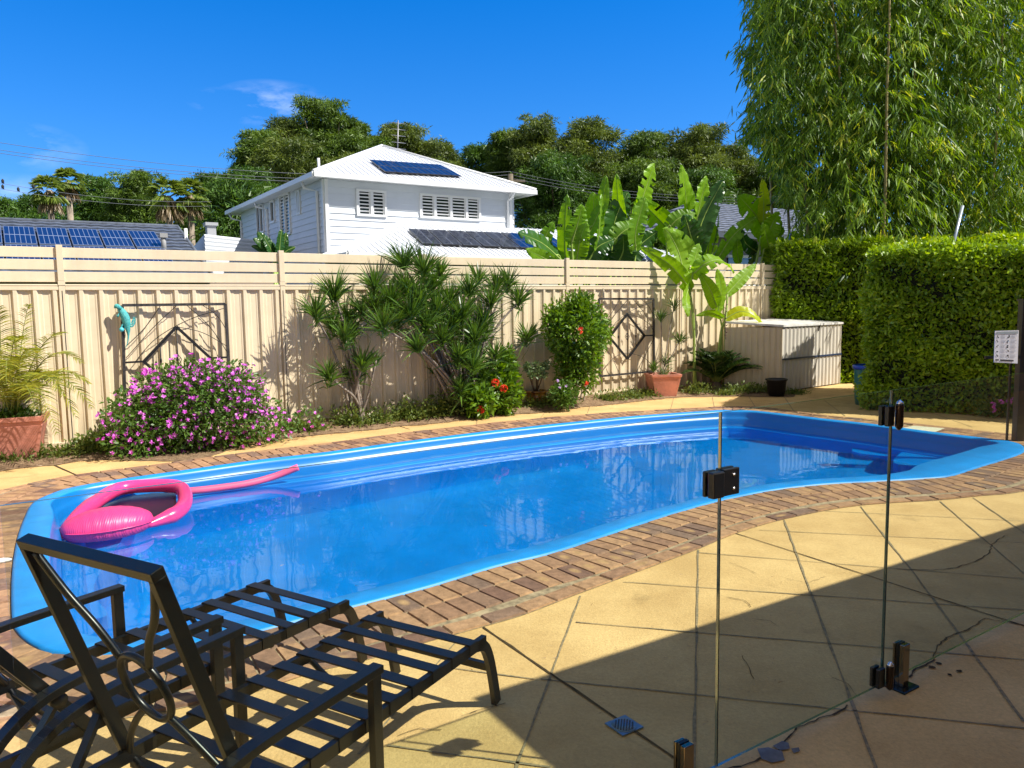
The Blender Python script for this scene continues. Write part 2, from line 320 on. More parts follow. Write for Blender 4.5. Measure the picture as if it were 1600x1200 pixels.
rings=[o0,o1,o1b]+[ring(d,z) for d,z in prof]
sb=MB(); n=len(pool); vs=[p for r in rings for p in r]
aa=sum(pool[i][0]*pool[(i+1)%n][1]-pool[(i+1)%n][0]*pool[i][1] for i in range(n))
fsx=[];mix_=[]
for k in range(len(rings)-1):
    f=[(k*n+i,k*n+(i+1)%n,(k+1)*n+(i+1)%n,(k+1)*n+i) for i in range(n)]
    if aa<0: f=[q[::-1] for q in f]
    sb.f+= [list(q) for q in f]; sb.mi+=[1 if k<4 else 0]*n; sb.sm+=[True]*n; sb.tone+=[.5]*n; sb.uv+=[[(0,0)]*4]*n
sb.v=vs
POOL=thing('swimming_pool','bright blue fibreglass swimming pool with a freeform edge sunk in brick paving','pool',(*np.mean(pool,0),0))
sb.build('pool_wall',[mshell,mlip],POOL)
fill('pool_floor',[ring(.36,-1.4)],mshell,POOL)
# entry steps at the far right end and a bench at the left end
def stepm(pxs,ztop,zbot):
    s=MB(); pl=smooth([G(x,y,ztop)[:2] for x,y in pxs],5); s.prism(pl,zbot,ztop); return s
stepm([(1395,739),(1440,706),(1500,703),(1560,700),(1560,722),(1480,742)],-.34,-.9).build('step',mshell,POOL)
stepm([(1330,742),(1400,703),(1520,696),(1560,715),(1480,750)],-.56,-.9).build('step',mshell,POOL)
stepm([(95,800),(180,772),(225,790),(200,870),(150,960),(170,1010),(90,1000),(60,900)],-.5,-1.39).build('bench',mshell,POOL)
fit=MB(); c=G(350,959,-.2); fit.lathe([(.0,.012),(.03,.01),(.055,.004),(.06,0)],(c[0],c[1],-1.39),16); 
fit.build('inlet_fitting',mat('white_plastic',(.75,.75,.72),.4),POOL)
# water
mw=bpy.data.materials.new('pool_water'); mw.use_nodes=True; t=mw.node_tree; t.nodes.remove(t.nodes['Principled BSDF'])
tr=N(t,'ShaderNodeBsdfRefraction'); tr.inputs[0].default_value=(.42,.96,1,1); tr.inputs['IOR'].default_value=1.33; tr.inputs['Roughness'].default_value=0; gl=N(t,'ShaderNodeBsdfGlossy'); gl.inputs['Roughness'].default_value=.012; gl.inputs[0].default_value=(.64,.80,1,1)
fr=N(t,'ShaderNodeFresnel'); fr.inputs[0].default_value=1.30
g=N(t,'ShaderNodeNewGeometry'); mpp=N(t,'ShaderNodeMapping'); mpp.inputs['Scale'].default_value=(1,1,1); mpp.inputs['Rotation'].default_value=(0,0,.3)
t.links.new(g.outputs['Position'],mpp.inputs[0])
n1=N(t,'ShaderNodeTexNoise'); n1.inputs['Scale'].default_value=2.6; n1.inputs['Detail'].default_value=2.0; n1.inputs['Distortion'].default_value=.6
n2=N(t,'ShaderNodeTexNoise'); n2.inputs['Scale'].default_value=9; n2.inputs['Detail'].default_value=1.5
t.links.new(mpp.outputs[0],n1.inputs[0]); t.links.new(mpp.outputs[0],n2.inputs[0])
b1=N(t,'ShaderNodeBump'); b1.inputs['Strength'].default_value=1; b1.inputs['Distance'].default_value=.0020
b2=N(t,'ShaderNodeBump'); b2.inputs['Strength'].default_value=1; b2.inputs['Distance'].default_value=.00025
t.links.new(n1.outputs[0],b1.inputs['Height']); t.links.new(n2.outputs[0],b2.inputs['Height']); t.links.new(b1.outputs[0],b2.inputs['Normal'])
t.links.new(b2.outputs[0],gl.inputs['Normal']); t.links.new(b2.outputs[0],tr.inputs['Normal']); t.links.new(b2.outputs[0],fr.inputs['Normal'])
mx=N(t,'ShaderNodeMixShader'); t.links.new(fr.outputs[0],mx.inputs[0]); t.links.new(tr.outputs[0],mx.inputs[1]); t.links.new(gl.outputs[0],mx.inputs[2]); t.links.new(mx.outputs[0],t.nodes['Material Output'].inputs[0])
WZ=-.185
wt=fill('pool_water',[ring(.0735,WZ)],mw); tag(wt,kind='structure')
wt.cycles.is_caustics_caster=True; wt.data.polygons.foreach_set('use_smooth',[True]*len(wt.data.polygons))
for o_ in POOL.children: o_.cycles.is_caustics_receiver=True
sl.cycles.is_caustics_light=True
# bricks round the pool
mb=bpy.data.materials.new('clay_paver'); mb.use_nodes=True; t=mb.node_tree; b=t.nodes['Principled BSDF']; b.inputs['Roughness'].default_value=.8; b.inputs['Specular IOR Level'].default_value=.25
at=N(t,'ShaderNodeAttribute',attribute_name='tone'); r=N(t,'ShaderNodeValToRGB'); e=r.color_ramp.elements
e[0].color=(.24,.125,.085,1); e[1].color=(.52,.30,.16,1); e[0].position=.0
for p_,c_ in ((.18,(.27,.175,.125)),(.35,(.36,.20,.12)),(.65,(.44,.25,.135))): x=e.new(p_); x.color=(*c_,1)
uvn=N(t,'ShaderNodeUVMap',uv_map='uv'); sx=N(t,'ShaderNodeSeparateXYZ'); t.links.new(uvn.outputs[0],sx.inputs[0])
g=N(t,'ShaderNodeNewGeometry'); nb=N(t,'ShaderNodeTexNoise'); nb.inputs['Scale'].default_value=22; nb.inputs['Detail'].default_value=6; nb.inputs['Roughness'].default_value=.75; t.links.new(g.outputs['Position'],nb.inputs[0])
def mth(t,op,a,b_=None,c_=None,clamp=False):
    n=N(t,'ShaderNodeMath',operation=op,use_clamp=clamp)
    for i,v in enumerate((a,b_,c_)):
        if v is None: continue
        if isinstance(v,(int,float)): n.inputs[i].default_value=v
        else: t.links.new(v,n.inputs[i])
    return n.outputs[0]
ux=mth(t,'MULTIPLY',mth(t,'SUBTRACT',sx.outputs[0],.5),3.0); uy=mth(t,'MULTIPLY',mth(t,'SUBTRACT',sx.outputs[1],.5),3.6)
rad=mth(t,'ADD',mth(t,'POWER',mth(t,'ABSOLUTE',ux),2.0),mth(t,'POWER',mth(t,'ABSOLUTE',uy),2.0))
rad=mth(t,'ADD',rad,mth(t,'MULTIPLY',nb.outputs[0],1.1))
mr=N(t,'ShaderNodeMapRange'); mr.inputs[1].default_value=1.5; mr.inputs[2].default_value=.75; mr.inputs[3].default_value=0; mr.inputs[4].default_value=.8; t.links.new(rad,mr.inputs[0])
sel=N(t,'ShaderNodeMath',operation='GREATER_THAN'); fr_=mth(t,'FRACT',mth(t,'MULTIPLY',at.outputs['Fac'],37.3)); t.links.new(fr_,sel.inputs[0]); sel.inputs[1].default_value=.62
fm=mth(t,'MULTIPLY',mr.outputs[0],sel.outputs[0])
t.links.new(at.outputs['Fac'],r.inputs[0])
mm=N(t,'ShaderNodeMixRGB'); mm.inputs[2].default_value=(.56,.34,.155,1); t.links.new(fm,mm.inputs[0]); t.links.new(r.outputs[0],mm.inputs[1])
vr=N(t,'ShaderNodeMapRange'); vr.inputs[1].default_value=.25; vr.inputs[2].default_value=.75; vr.inputs[3].default_value=.42; vr.inputs[4].default_value=1.15; t.links.new(nb.outputs[0],vr.inputs[0])
vm=N(t,'ShaderNodeVectorMath',operation='SCALE'); t.links.new(mm.outputs[0],vm.inputs[0]); t.links.new(vr.outputs[0],vm.inputs['Scale']); t.links.new(vm.outputs[0],b.inputs['Base Color'])
bp=N(t,'ShaderNodeBump'); bp.inputs['Strength'].default_value=.5; bp.inputs['Distance'].default_value=.01; t.links.new(nb.outputs[0],bp.inputs['Height']); t.links.new(bp.outputs[0],b.inputs['Normal'])
mmort=mat('brick_mortar',(.36,.27,.16),.95,var=.5,nscale=14)
inn=[(p[0],p[1],.003) for p in offs(pool,.001)]
bo=[(p[0],p[1],.003) for p in bpoly]
mo=fill('brick_bedding',[bo,inn],mmort); tag(mo,kind='structure')
BR=MB(); BR.useuv=True
def brick(a,b_,c,d):
    # a,b inner edge; c,d outer edge (xy), top with a small arris
    tone=random.random(); q=[np.array(p) for p in (a,b_,c,d)]; cen=sum(q)/4
    top=[cen+(p-cen)*(1-.008/np.linalg.norm(p-cen)) for p in q]; dz=random.uniform(-.0015,.0015)
    tilt=[dz+random.uniform(-.001,.001) for _ in range(4)]
    vs=[(*p,.0035) for p in q]+[(*top[i],.0125+tilt[i]) for i in range(4)]
    uvs=[[(0,0),(1,0),(1,1),(0,1)]]+[[(0,0)]*4]*4
    f=[(4,5,6,7),(0,1,5,4),(1,2,6,5),(2,3,7,6),(3,0,4,7)]
    ar=sum(q[i][0]*q[(i+1)%4][1]-q[(i+1)%4][0]*q[i][1] for i in range(4))
    if ar<0: f=[x[::-1] for x in f]
    BR.add(vs,f,0,False,tone,uvs)
def rowof(curve,d0,d1,wid,cull=None,jit=0):
    c0=resample(curve,wid); k=len(c0); g_=.5-.004/wid
    a0=offs(c0,d0); a1=offs(c0,d1)
    for i in range(k):
        j=(i+1)%k; t0=.5-g_+random.uniform(-.012,.012); t1=.5+g_+random.uniform(-.012,.012)
        A=a0[i]*(1-t0)+a0[j]*t0; B=a0[i]*(1-t1)+a0[j]*t1; C_=a1[i]*(1-t1)+a1[j]*t1; D=a1[i]*(1-t0)+a1[j]*t0
        if np.linalg.norm(C_-D)<.03: continue
        if cull is not None and not inside((A+B+C_+D)/4,cull): continue
        brick(A,B,C_,D)
cull=offs(bpoly,-.125); base=resample(pool,.06)
base=[p for p in base]
cur=np.array(base)
for r_ in range(9):
    d0=.006+r_*.232
    cc=offs(np.array(pool),0)
    # rows follow the pool edge; relax the curve a little each time so concave bends stay open
    rowof(cur,.006,.226,.116,cull)
    cur=offs(resample(cur,.06),.232)
    for _ in range(8): cur=(np.roll(cur,1,0)+2*cur+np.roll(cur,-1,0))/4
rowof(bpoly,-.112,-.004,.225)
tag(BR.build('brick_paving',[mb]),kind='structure')
# slab joints, cracks and repair patches lie on the slab
mj=mat('slab_joint',(.17,.15,.10),.95,col2=(.36,.27,.15),nscale=45,spec=.1,bump=.4)
mj2=mat('open_joint',(.05,.035,.02),.95,col2=(.10,.07,.035),nscale=30,spec=.1)
JO=MB()
def line(a,b_,wd,mi=0,ext=0):
    a=np.array(G(*a)); b_=np.array(G(*b_)); d=nrm(b_-a); a=a-d*ext*0; n=max(2,int(np.linalg.norm(b_-a)/.12)); s_=np.cross(d,Z)
    pts=[]
    for i in range(n+1):
        p=a+(b_-a)*i/n; w_=wd*random.uniform(.45,1.1); o_=random.uniform(-.002,.002)
        pts.append((p+s_*(w_/2+o_)+Z*.004,p-s_*(w_/2-o_)+Z*.004))
    for i in range(n): JO.add([pts[i][0],pts[i][1],pts[i+1][1],pts[i+1][0]],[(0,1,2,3)],mi)
for a,b_,w_,m_ in (((1225,813),(1368,1200),.014,0),((1368,1200),(1450,1420),.014,0),((1345,792),(1431,900),.012,0),((1431,900),(1600,1129),.014,0),((1469,784),(1600,897),.012,0),((1520,778),(1640,860),.012,0),
 ((1091,860),(1084,1210),.014,0),((907,932),(808,1196),.013,0),((808,1196),(780,1290),.013,0),((716,1000),(560,1180),.012,0),
 ((755,981),(1075,1200),.016,1),((1075,1200),(1240,1330),.016,1),((1150,834),(1605,980),.014,1),((1605,980),(1800,1040),.014,1),
 ((1187,829),(1605,849),.009,0),((1091,864),(1600,905),.009,0),((974,910),(1600,954),.01,0),((900,973),(1605,1032),.01,0),((845,1062),(1605,1139),.011,0),((605,1166),(860,1200),.012,0),((700,1044),(835,1062),.01,0),((1289,799),(1605,815),.008,0),
 ((82,726),(118,742),.02,1),((0,748),(60,744),.008,0),((466,676),(440,697),.008,0),((601,659),(640,671),.012,1),((745,650),(745,664),.008,0),((858,636),(845,653),.01,0),((924,628),(918,646),.01,0),((1053,621),(1048,639),.01,0),((1113,621),(1116,636),.01,0),((1170,620),(1180,636),.012,0),
 ((1225,620),(1240,642),.012,0),((1128,641),(1345,611),.010,0),((1288,626),(1320,650),.014,0),((1262,620),(1330,632),.01,0),((1300,617),(1600,640),.01,0),((1455,645),(1520,668),.011,0),((1400,640),(1600,664),.011,0),((1540,653),(1600,672),.01,0)):
    line(a,b_,w_,m_)
def crack(pts,w_,mi=1):
    P_=[G(*p) for p in pts]; q=[]
    for i in range(len(P_)-1):
        k=max(2,int(np.linalg.norm(P_[i+1]-P_[i])/.03))
        for j in range(k): q.append(P_[i]+(P_[i+1]-P_[i])*j/k+A3(random.uniform(-1,1),random.uniform(-1,1),0)*.006)
    q.append(P_[-1])
    for i in range(len(q)-1):
        d=nrm(q[i+1]-q[i]); s_=np.cross(d,Z)*w_*random.uniform(.3,.8)
        JO.add([q[i]+s_+Z*.005,q[i]-s_+Z*.005,q[i+1]-s_+Z*.005,q[i+1]+s_+Z*.005],[(0,1,2,3)],mi)
crack([(1326,1103),(1300,1118),(1246,1137),(1228,1160),(1210,1178),(1170,1195),(1130,1205)],.006)
crack([(1600,978),(1540,967),(1512,985),(1490,992),(1463,1010),(1459,1034),(1430,1046),(1420,1060)],.007)
crack([(1400,890),(1450,892),(1490,889),(1520,880),(1546,866),(1550,850),(1570,838)],.006)
crack([(1139,934),(1165,940),(1173,950)],.003); crack([(1158,1025),(1170,1042),(1178,1062)],.0025); crack([(1175,968),(1205,972),(1213,978)],.003); crack([(1140,880),(1175,893),(1182,897)],.0025); crack([(720,1120),(760,1108),(790,1100)],.0025); crack([(1230,905),(1260,912),(1290,902)],.002)
crack([(620,1150),(655,1140),(690,1142)],.0025); crack([(1300,1060),(1325,1070),(1340,1090)],.002)
mp_=mat('patch_mortar',(.16,.17,.18),.9,var=.3,nscale=20)
for pl in ([(1183,1172),(1200,1170),(1222,1176),(1226,1190),(1206,1194),(1190,1188)],[(1207,1168),(1222,1160),(1232,1163),(1234,1172),(1220,1175)],[(1236,1172),(1248,1170),(1250,1176),(1240,1179)],[(1318,655),(1348,655),(1345,659),(1320,659)]):
    JO.add([G(*p)+Z*.006 for p in pl],[tuple(range(len(pl)))[::-1]],2)
def hole(x,y,r):
    c=G(x,y); JO.add([c+A3(math.cos(a)*r*random.uniform(.6,1.2),math.sin(a)*r*random.uniform(.6,1.2),.0055) for a in np.linspace(0,6.28,8)[:-1]],[tuple(range(7))],1)
for h_ in ((1456,1044,.018),(1467,1038,.014),(1484,1056,.012),(1499,1050,.014),(820,905,.01)): hole(*h_)
tag(JO.build('slab_joints',[mj,mj2,mp_]),kind='structure')
# garden bed along the fence
msoil=mat('garden_soil',(.16,.10,.06),.95,col2=(.32,.22,.13),nscale=18,bump=1,bscale=60,spec=.1)
edge=[(-700,880),(-300,800),(0,737),(82,728),(150,719),(300,719),(400,690),(466,678),(601,660),(745,651),(780,645),(860,637),(924,628),(1000,624),(1067,621),(1160,620),(1225,621),(1242,618),(1250,612)]
be=resample(smooth([G(*p)[:2] for p in edge],4,False),.12,False)
be=[p+np.array([random.uniform(-.03,.03),random.uniform(-.03,.03)]) for p in be]
loop=[(p[0],p[1],.006) for p in be]+[(*fpos(fs(G(1250,612)),.02)[:2],.006),(*fpos(-8,.02)[:2],.006)]
bd=fill('garden_bed',[loop],msoil); tag(bd,kind='structure')
bk_=MB(); S_=np.arange(-7.5,12.6,.15); rows=[(.62,.004),(.42,.03),(.2,.075),(.03,.10)]; vs=[]
for s0 in S_:
    for o_,z_ in rows: vs.append(fpos(s0+random.uniform(-.03,.03),o_+(random.uniform(-.06,.06) if o_>.1 else 0)-.2*(s0>10.5)*(o_>.3),z_*(1+random.uniform(-.25,.25))+.004))
bk_.add(vs,[(4*i+j,4*i+4+j,4*i+5+j,4*i+1+j) for i in range(len(S_)-1) for j in range(3)],0,True); tag(bk_.build('soil_bank',msoil),kind='structure')
def GO(x,y,mn=.28):
    q=G(x,y); d_=(q-P1)@FN
    return q+FN*(mn-d_) if d_<mn else q
# light square repair slab in the far coping
pm=MB(); q=[G(1400,672),(G(1428,667)),G(1476,671),G(1460,677)]; pm.add([p+Z*.0155 for p in q],[(3,2,1,0)]); 
rp=pm.build('skimmer_cover',mat('pale_lid',(.62,.60,.45),.7,var=.1,nscale=9)); tag(rp,'pale square skimmer lid set in the far brick edge','skimmer lid')
sol=rp.modifiers.new('s','SOLIDIFY'); sol.thickness=.01
#@@FENCE
mcream=mat('cream_steel',(.72,.60,.41),.42,var=.07,nscale=2.5,spec=.45)
mcream2=mat('cream_steel_dull',(.55,.42,.24),.5,var=.12,nscale=3)
weather(mcream,.5)
mdark=mat('dark_gap',(.02,.018,.015),.9)
FT=2.341   # top of the slat screen
posts=[fs(FP(x,390,0)) for x in (-345,92,438)]+[fs(FP(662,400)),fs(FP(885,402)),fs(FP(1063,405)),fs(FP(1190,410)),fs(FP(1300,412))]
FE=thing('boundary_fence','cream ribbed steel boundary fence with slat screen running along the far side of the pool','fence',P1)
def lbox(mb,s0,s1,o0,o1,z0,z1,mi=0):
    c=fpos((s0+s1)/2,(o0+o1)/2,(z0+z1)/2); mb.box(c,FD*(s1-s0)/2,FN*(o1-o0)/2,Z*(z1-z0)/2,mi)
RAILZ=1.905
for i,s in enumerate(posts):
    p=MB(); lbox(p,s-.03,s+.03,-.03,.035,0,RAILZ-.0); lbox(p,s-.035,s+.035,-.035,.04,RAILZ,RAILZ+.05); lbox(p,s-.032,s+.032,-.02,.042,RAILZ+.05,FT+.012)
    lbox(p,s-.004,s+.004,.035,.038,.05,RAILZ-.06,1)
    p.build('post',[mcream,mdark],FE,bevel=.004)
for a,b_ in zip(posts[:-1],posts[1:]):
    a+=.03;b_-=.03; k=max(2,int(round((b_-a)/.195))); per=(b_-a)/k
    x=[];o=[]
    for j in range(k):
        x0=a+j*per
        for t_,d_ in ((0,.0),(.10,.0),(.16,-.006),(.44,-.006),(.50,.0),(.60,.0),(.68,.026),(.86,.026),(.94,.0)): x.append(x0+t_*per);o.append(d_)
    x.append(b_);o.append(0)
    p=MB(); z0,z1=.10,RAILZ-.03
    vs=[fpos(x[j],o[j],z) for z in (z0,z1) for j in range(len(x))]; m_=len(x)
    p.add(vs,[(j,j+1,m_+j+1,m_+j) for j in range(m_-1)])
    pp=p.build('ribbed_panel',mcream,FE); sd=pp.modifiers.new('s','SOLIDIFY'); sd.thickness=.003; sd.offset=-1
    p=MB(); lbox(p,a,b_,-.02,.03,RAILZ-.055,RAILZ); lbox(p,a,b_,-.025,.034,RAILZ-.008,RAILZ+.012); p.build('top_rail',mcream,FE,bevel=.006)
    p=MB(); lbox(p,a,b_,-.02,.034,.065,.135); p.build('bottom_rail',mcream,FE,bevel=.006)
    h=(FT-RAILZ-.03)/3
    for j in range(3):
        p=MB(); z0=RAILZ+.025+j*h; lbox(p,a,b_,-.008,.012,z0+.012,z0+h-.010); p.build('slat',mcream,FE,bevel=.003)
# second run of the same fence closes the far corner behind the hedge
# wall art panels
miron=mat('black_iron',(.006,.006,.007),.5,var=.2,nscale=30,spec=.5)
mrust=mat('worn_iron',(.05,.042,.04),.6,col2=(.008,.008,.008),nscale=22)
def art(label,corners,hidden=None,top=.0):
    # corners px tl,tr,br,bl on the plane 7 cm in front of the fence
    tl,tr,br,bl=[FP(x,y,.075) for x,y in corners]
    def uv(u,v): return (tl*(1-u)+tr*u)*(1-v)+(bl*(1-u)+br*u)*v
    T=thing('wall_art',label,'wall art',bl)
    f=MB(); 
    for a,b_ in ((tl,tr),(tr,br),(br,bl),(bl,tl)): f.bar(a,b_,.032,.028,FN)
    f.build('frame',mrust,T)
    d=MB(); q=[uv(.5,.2),uv(.82,.5),uv(.5,.80),uv(.18,.5)]
    for i in range(4): d.bar(q[i],q[(i+1)%4],.032,.028,FN)
    d.bar(uv(0,.5),uv(.18,.5),.022,.022,FN); d.bar(uv(.82,.5),uv(1,.5),.022,.022,FN); d.build('diamond',miron,T)
    r=MB()
    for u,a,b_ in ((.5,.2,.8),(.34,.34,.66),(.66,.34,.66)): r.tube([uv(u,a),uv(u,b_)],.007,6)
    for u in (.34,.66): r.tube([uv(u,.47),uv(u,.485),uv(u,.5),uv(u,.515),uv(u,.53)],[.004,.012,.014,.012,.004],8)
    for c in ((.5,.5,.035),): 
        g4=[uv(c[0],c[1]-.055),uv(c[0]+.04,c[1]),uv(c[0],c[1]+.055),uv(c[0]-.04,c[1])]
        for i in range(4): r.tube([g4[i],g4[(i+1)%4]],.004,5)
        for k in (.33,.66): r.tube([g4[0]*(1-k)+g4[1]*k,g4[3]*(1-k)+g4[2]*k],.003,5); r.tube([g4[1]*(1-k)+g4[2]*k,g4[0]*(1-k)+g4[3]*k],.003,5)
    r.build('rods',miron,T)
    w_=MB()
    arc=lambda pts:w_.tube(smooth([uv(*p)+FN*.01 for p in pts],6,False),.0045,5)
    arc([(0,.02),(.25,.30),(.55,.14),(1,.02)]) if False else None
    arc([(.02,.46),(.12,.36),(.28,.2),(.52,.0)]); arc([(.02,.36),(.2,.2),(.36,.0)]); arc([(.1,.5),(.3,.3),(.62,.14),(.98,.04)]); arc([(.5,.2),(.75,.26),(1,.4)]); arc([(.6,.0),(.82,.2),(.99,.45)]); arc([(.75,.0),(.9,.1),(1,.25)])
    arc([(.0,.98),(.2,.8),(.45,.72),(.8,.8),(1,.97)]); arc([(.05,.6),(.2,.75),(.35,1)]); arc([(.65,1),(.8,.8),(.99,.55)])
    w_.build('scrollwork',miron,T)
    return T
art('black iron diamond wall art hung above the purple flowering bush',[(191,477),(352,475),(361,640),(196,655)])
art('black iron diamond wall art between the round shrub and pink pot',[(936,467),(1021,467),(1022,580),(937,588)])
hk=MB(); 
# lizard
mteal=mat('verdigris',(.03,.33,.36),.45,col2=(.10,.50,.45),nscale=40,bump=.6,bscale=120,spec=.6)
def LZ(x,y,o=.11): return FP(160+x/7.27,460+y/7.27,o)
lz=MB()
lz.tube(smooth([LZ(140,150),LZ(165,130),LZ(200,165),LZ(235,215),LZ(265,280),LZ(280,350),LZ(292,420),LZ(295,480),LZ(285,550),LZ(262,615)],4,False),[.010,.016,.021,.024,.025,.026,.027,.028,.03,.034,.038,.042,.044,.046,.047,.048,.048,.046,.044,.042,.038,.034,.030,.026,.022,.018,.015,.012,.010,.009,.008,.007,.006,.005,.004,.003,.003][:37],10)
lzt=thing('lizard_ornament','teal metal lizard ornament climbing the left upright of an iron wall frame','ornament',LZ(230,600))
lz.build('body',mteal,lzt)
for pts in ([(215,185),(190,215),(175,255)],[(285,330),(330,340),(345,300),(360,280)],[(240,330),(215,370),(225,405)],[(300,350),(335,365),(362,330),(370,300)]):
    l_=MB(); l_.tube(smooth([LZ(*p,.12) for p in pts],3,False),[.014]*3+[.009]*9 if False else .010,8)
    for a in (-.6,0,.6):
        q=LZ(*pts[-1],.12); l_.tube([q,q+FD*.03*math.sin(a)+Z*.03*math.cos(a)],[.005,.002],5)
    l_.build('leg',mteal,lzt)
hd=MB(); hd.tube([LZ(138,155,.12),LZ(150,135,.13),LZ(180,140,.14),LZ(205,165,.13)],[.010,.020,.028,.022],10); hd.build('head',mteal,lzt)
eg=MB(); c=LZ(218,400,.14); eg.tube([c-Z*.028,c-Z*.018,c,c+Z*.018,c+Z*.028],[.004,.020,.027,.020,.004],12); eg.build('ball',mat('teal_ball',(.08,.55,.62),.3),lzt)
# garden shed: front face edge, side face
SH0=G(1221,613); SH1=G(1312,600); SHd=nrm(SH1-SH0); SHn=A3(SHd[1],-SHd[0],0)
shw=np.linalg.norm(SH1-SH0); back=-SHn
def shz(x,y): 
    q=PLN(x,y,SH0,SHn); return q[2]
z_top=shz(1218,508); shl=1.25
SHED=thing('garden_shed','small cream steel storage shed with a flat lid in the corner beside the hedge','shed',SH0)
lft=nrm(FP(1120,600,.25)-SH0); lft=nrm(A3(lft[0],lft[1],0)); 
def ribface(p0,d,nn,L_,z0,z1,per=.12,dep=.012):
    m=MB(); x=[];o=[];k=int(L_/per)
    for j in range(k):
        for t_,d_ in ((0,0),(.55,0),(.65,dep),(.72,dep),(.78,0),(.82,0),(.88,dep),(.95,dep)): x.append(j*L_/k+t_*L_/k);o.append(d_)
    x.append(L_);o.append(0); M_=len(x)
    m.add([p0+d*x[j]+nn*o[j]+Z*z for z in (z0,z1) for j in range(M_)],[(j,j+1,M_+j+1,M_+j) for j in range(M_-1)]); return m
sl_len=1.15; mshed=mat('shed_steel',(.62,.58,.50),.4,var=.05,nscale=3); mshed2=mat('shed_side_steel',(.60,.50,.33),.45,var=.06,nscale=3)
weather(mshed,.4,.4); weather(mshed2,.4,.4); zm=z_top*.49
ribface(SH0,SHd,SHn,shw,.02,zm-.01).build('lower_door',mshed,SHED); ribface(SH0,SHd,SHn,shw,zm+.01,z_top-.04).build('upper_door',mshed,SHED)
m=MB(); m.bar(SH0+SHn*.014+Z*zm,SH1+SHn*.014+Z*zm,.02,.03); m.build('door_seam',mat('navy_strip',(.015,.03,.08),.4),SHED)
ln_=A3(-lft[1],lft[0],0); ln_=ln_ if ln_@(CAM-SH0)>0 else -ln_
ribface(SH0+lft*1.0,-lft,ln_,1.0,.02,z_top-.04,.1,.006).build('side_panel',mshed2,SHED)
m=MB(); bk=-SHn*1.0
m.add([SH0+Z*.02,SH1+Z*.02,SH1+bk+Z*.02,SH0+lft+Z*.02, SH0+Z*(z_top-.05),SH1+Z*(z_top-.05),SH1+bk+Z*(z_top-.05),SH0+lft+Z*(z_top-.05)],[(4,5,6,7),(1,2,6,5),(2,3,7,6)]); m.build('body',mshed2,SHED)
m=MB(); e_=.03
cs=[SH0+SHn*e_-SHd*.02+Z*z_top,SH1+SHn*e_+SHd*.03+Z*(z_top+.0),SH1+bk*1.0+SHd*.03+Z*(z_top+.09),SH0+lft*1.02+Z*(z_top+.07)]
m.add(cs+[c-Z*.035 for c in cs],[(0,1,2,3),(0,4,5,1),(1,5,6,2),(2,6,7,3),(3,7,4,0),(7,6,5,4)]); m.build('lid',mat('lid_steel',(.72,.70,.66),.4,var=.25,nscale=6),SHED)
m=MB(); q=SH0+SHd*shw*.60+SHn*.02; m.bar(q+Z*(z_top-.03),q-SHd*.05+Z*(z_top-.14),.025,.01,up=SHn); m.build('latch',miron,SHED)
# pots
mterra=mat('pink_terracotta',(.60,.24,.17),.75,var=.22,nscale=6,bump=.2,bscale=60)
def sqpot(name,label,cat,cx,cy,w0,w1,hh,ang):
    T=thing(name,label,cat,(cx,cy,0)); a=A3(math.cos(ang),math.sin(ang),0); b_=A3(-a[1],a[0],0); c=A3(cx,cy,0)
    m=MB(); lv=[(w0,0),(w0+(w1-w0)*.86,hh*.80),(w1*.95,hh*.80),(w1*.95,hh*.83),(w1*.965,hh*.84),(w1*.97,hh*.88),(w1,hh*.89),(w1*1.03,hh*.9),(w1*1.05,hh),(w1*.93,hh),(w1*.9,hh*.9)]
    vs=[c+(a*i+b_*j)*wd/2+Z*z for wd,z in lv for i,j in ((-1,-1),(1,-1),(1,1),(-1,1))]
    m.add(vs,[(k*4+i,k*4+(i+1)%4,k*4+4+(i+1)%4,k*4+4+i) for k in range(len(lv)-1) for i in range(4)]+[((len(lv)-1)*4+i) for i in []]); 
    m.build('planter',mterra,T,bevel=.008)
    s_=MB(); q=[c+(a*i+b_*j)*w1*.45+Z*hh*.9 for i,j in ((-1,-1),(1,-1),(1,1),(-1,1))]; s_.add(q,[(0,1,2,3)]); s_.build('potting_soil',msoil,T); return T
pA=G(1036,620); POT1=sqpot('square_planter','pink square terracotta planter in front of the fence holding a small spiky dracaena','planter',pA[0],pA[1]+.05,.36,.50,.40,FA-.45)
pB=G(28,722); POT2=sqpot('square_planter','large pink terracotta planter at the left edge holding a yellow-green palm','planter',pB[0]-.12,pB[1]+.15,.46,.66,.50,FA-.15)
pC=G(838,637)+A3(0,.08,0)
POT3=thing('glazed_bowl','round brown and gold glazed bowl planter on a saucer below the spindly stems','planter',pC)
m=MB(); R_=.165; m.lathe([(0,.02),(.60*R_,.02),(.80*R_,.06),(.97*R_,.13),(1.0*R_,.19),(.95*R_,.23),(1.12*R_,.245),(1.14*R_,.265),(.98*R_,.27),(.92*R_,.22),(0,.22)],pC,28)
mg=mat('brown_glaze',(.10,.03,.012),.2,col2=(.42,.22,.04),nscale=16,det=1,spec=.7); m.build('bowl',mg,POT3)
m=MB(); m.lathe([(0,0),(.85*R_,0),(.98*R_,.02),(.95*R_,.028),(0,.02)],pC,24); m.build('saucer',mterra,POT3)
pD=G(1216,620)+A3(0,.1,0); POT4=thing('plastic_pot','empty black plastic nursery pot standing before the shed corner','plant pot',pD)
m=MB(); m.lathe([(0,.01),(.125,0),(.165,.27),(.185,.275),(.185,.30),(.16,.30),(.145,.05),(0,.05)],pD,24); m.build('pot_body',mat('black_plastic',(.012,.012,.014),.4),POT4)
pE=G(1362,634)+A3(.0,.15,0); BIN=thing('storage_drum','teal plastic drum with blue rim half hidden by the hedge edge','drum',pE)
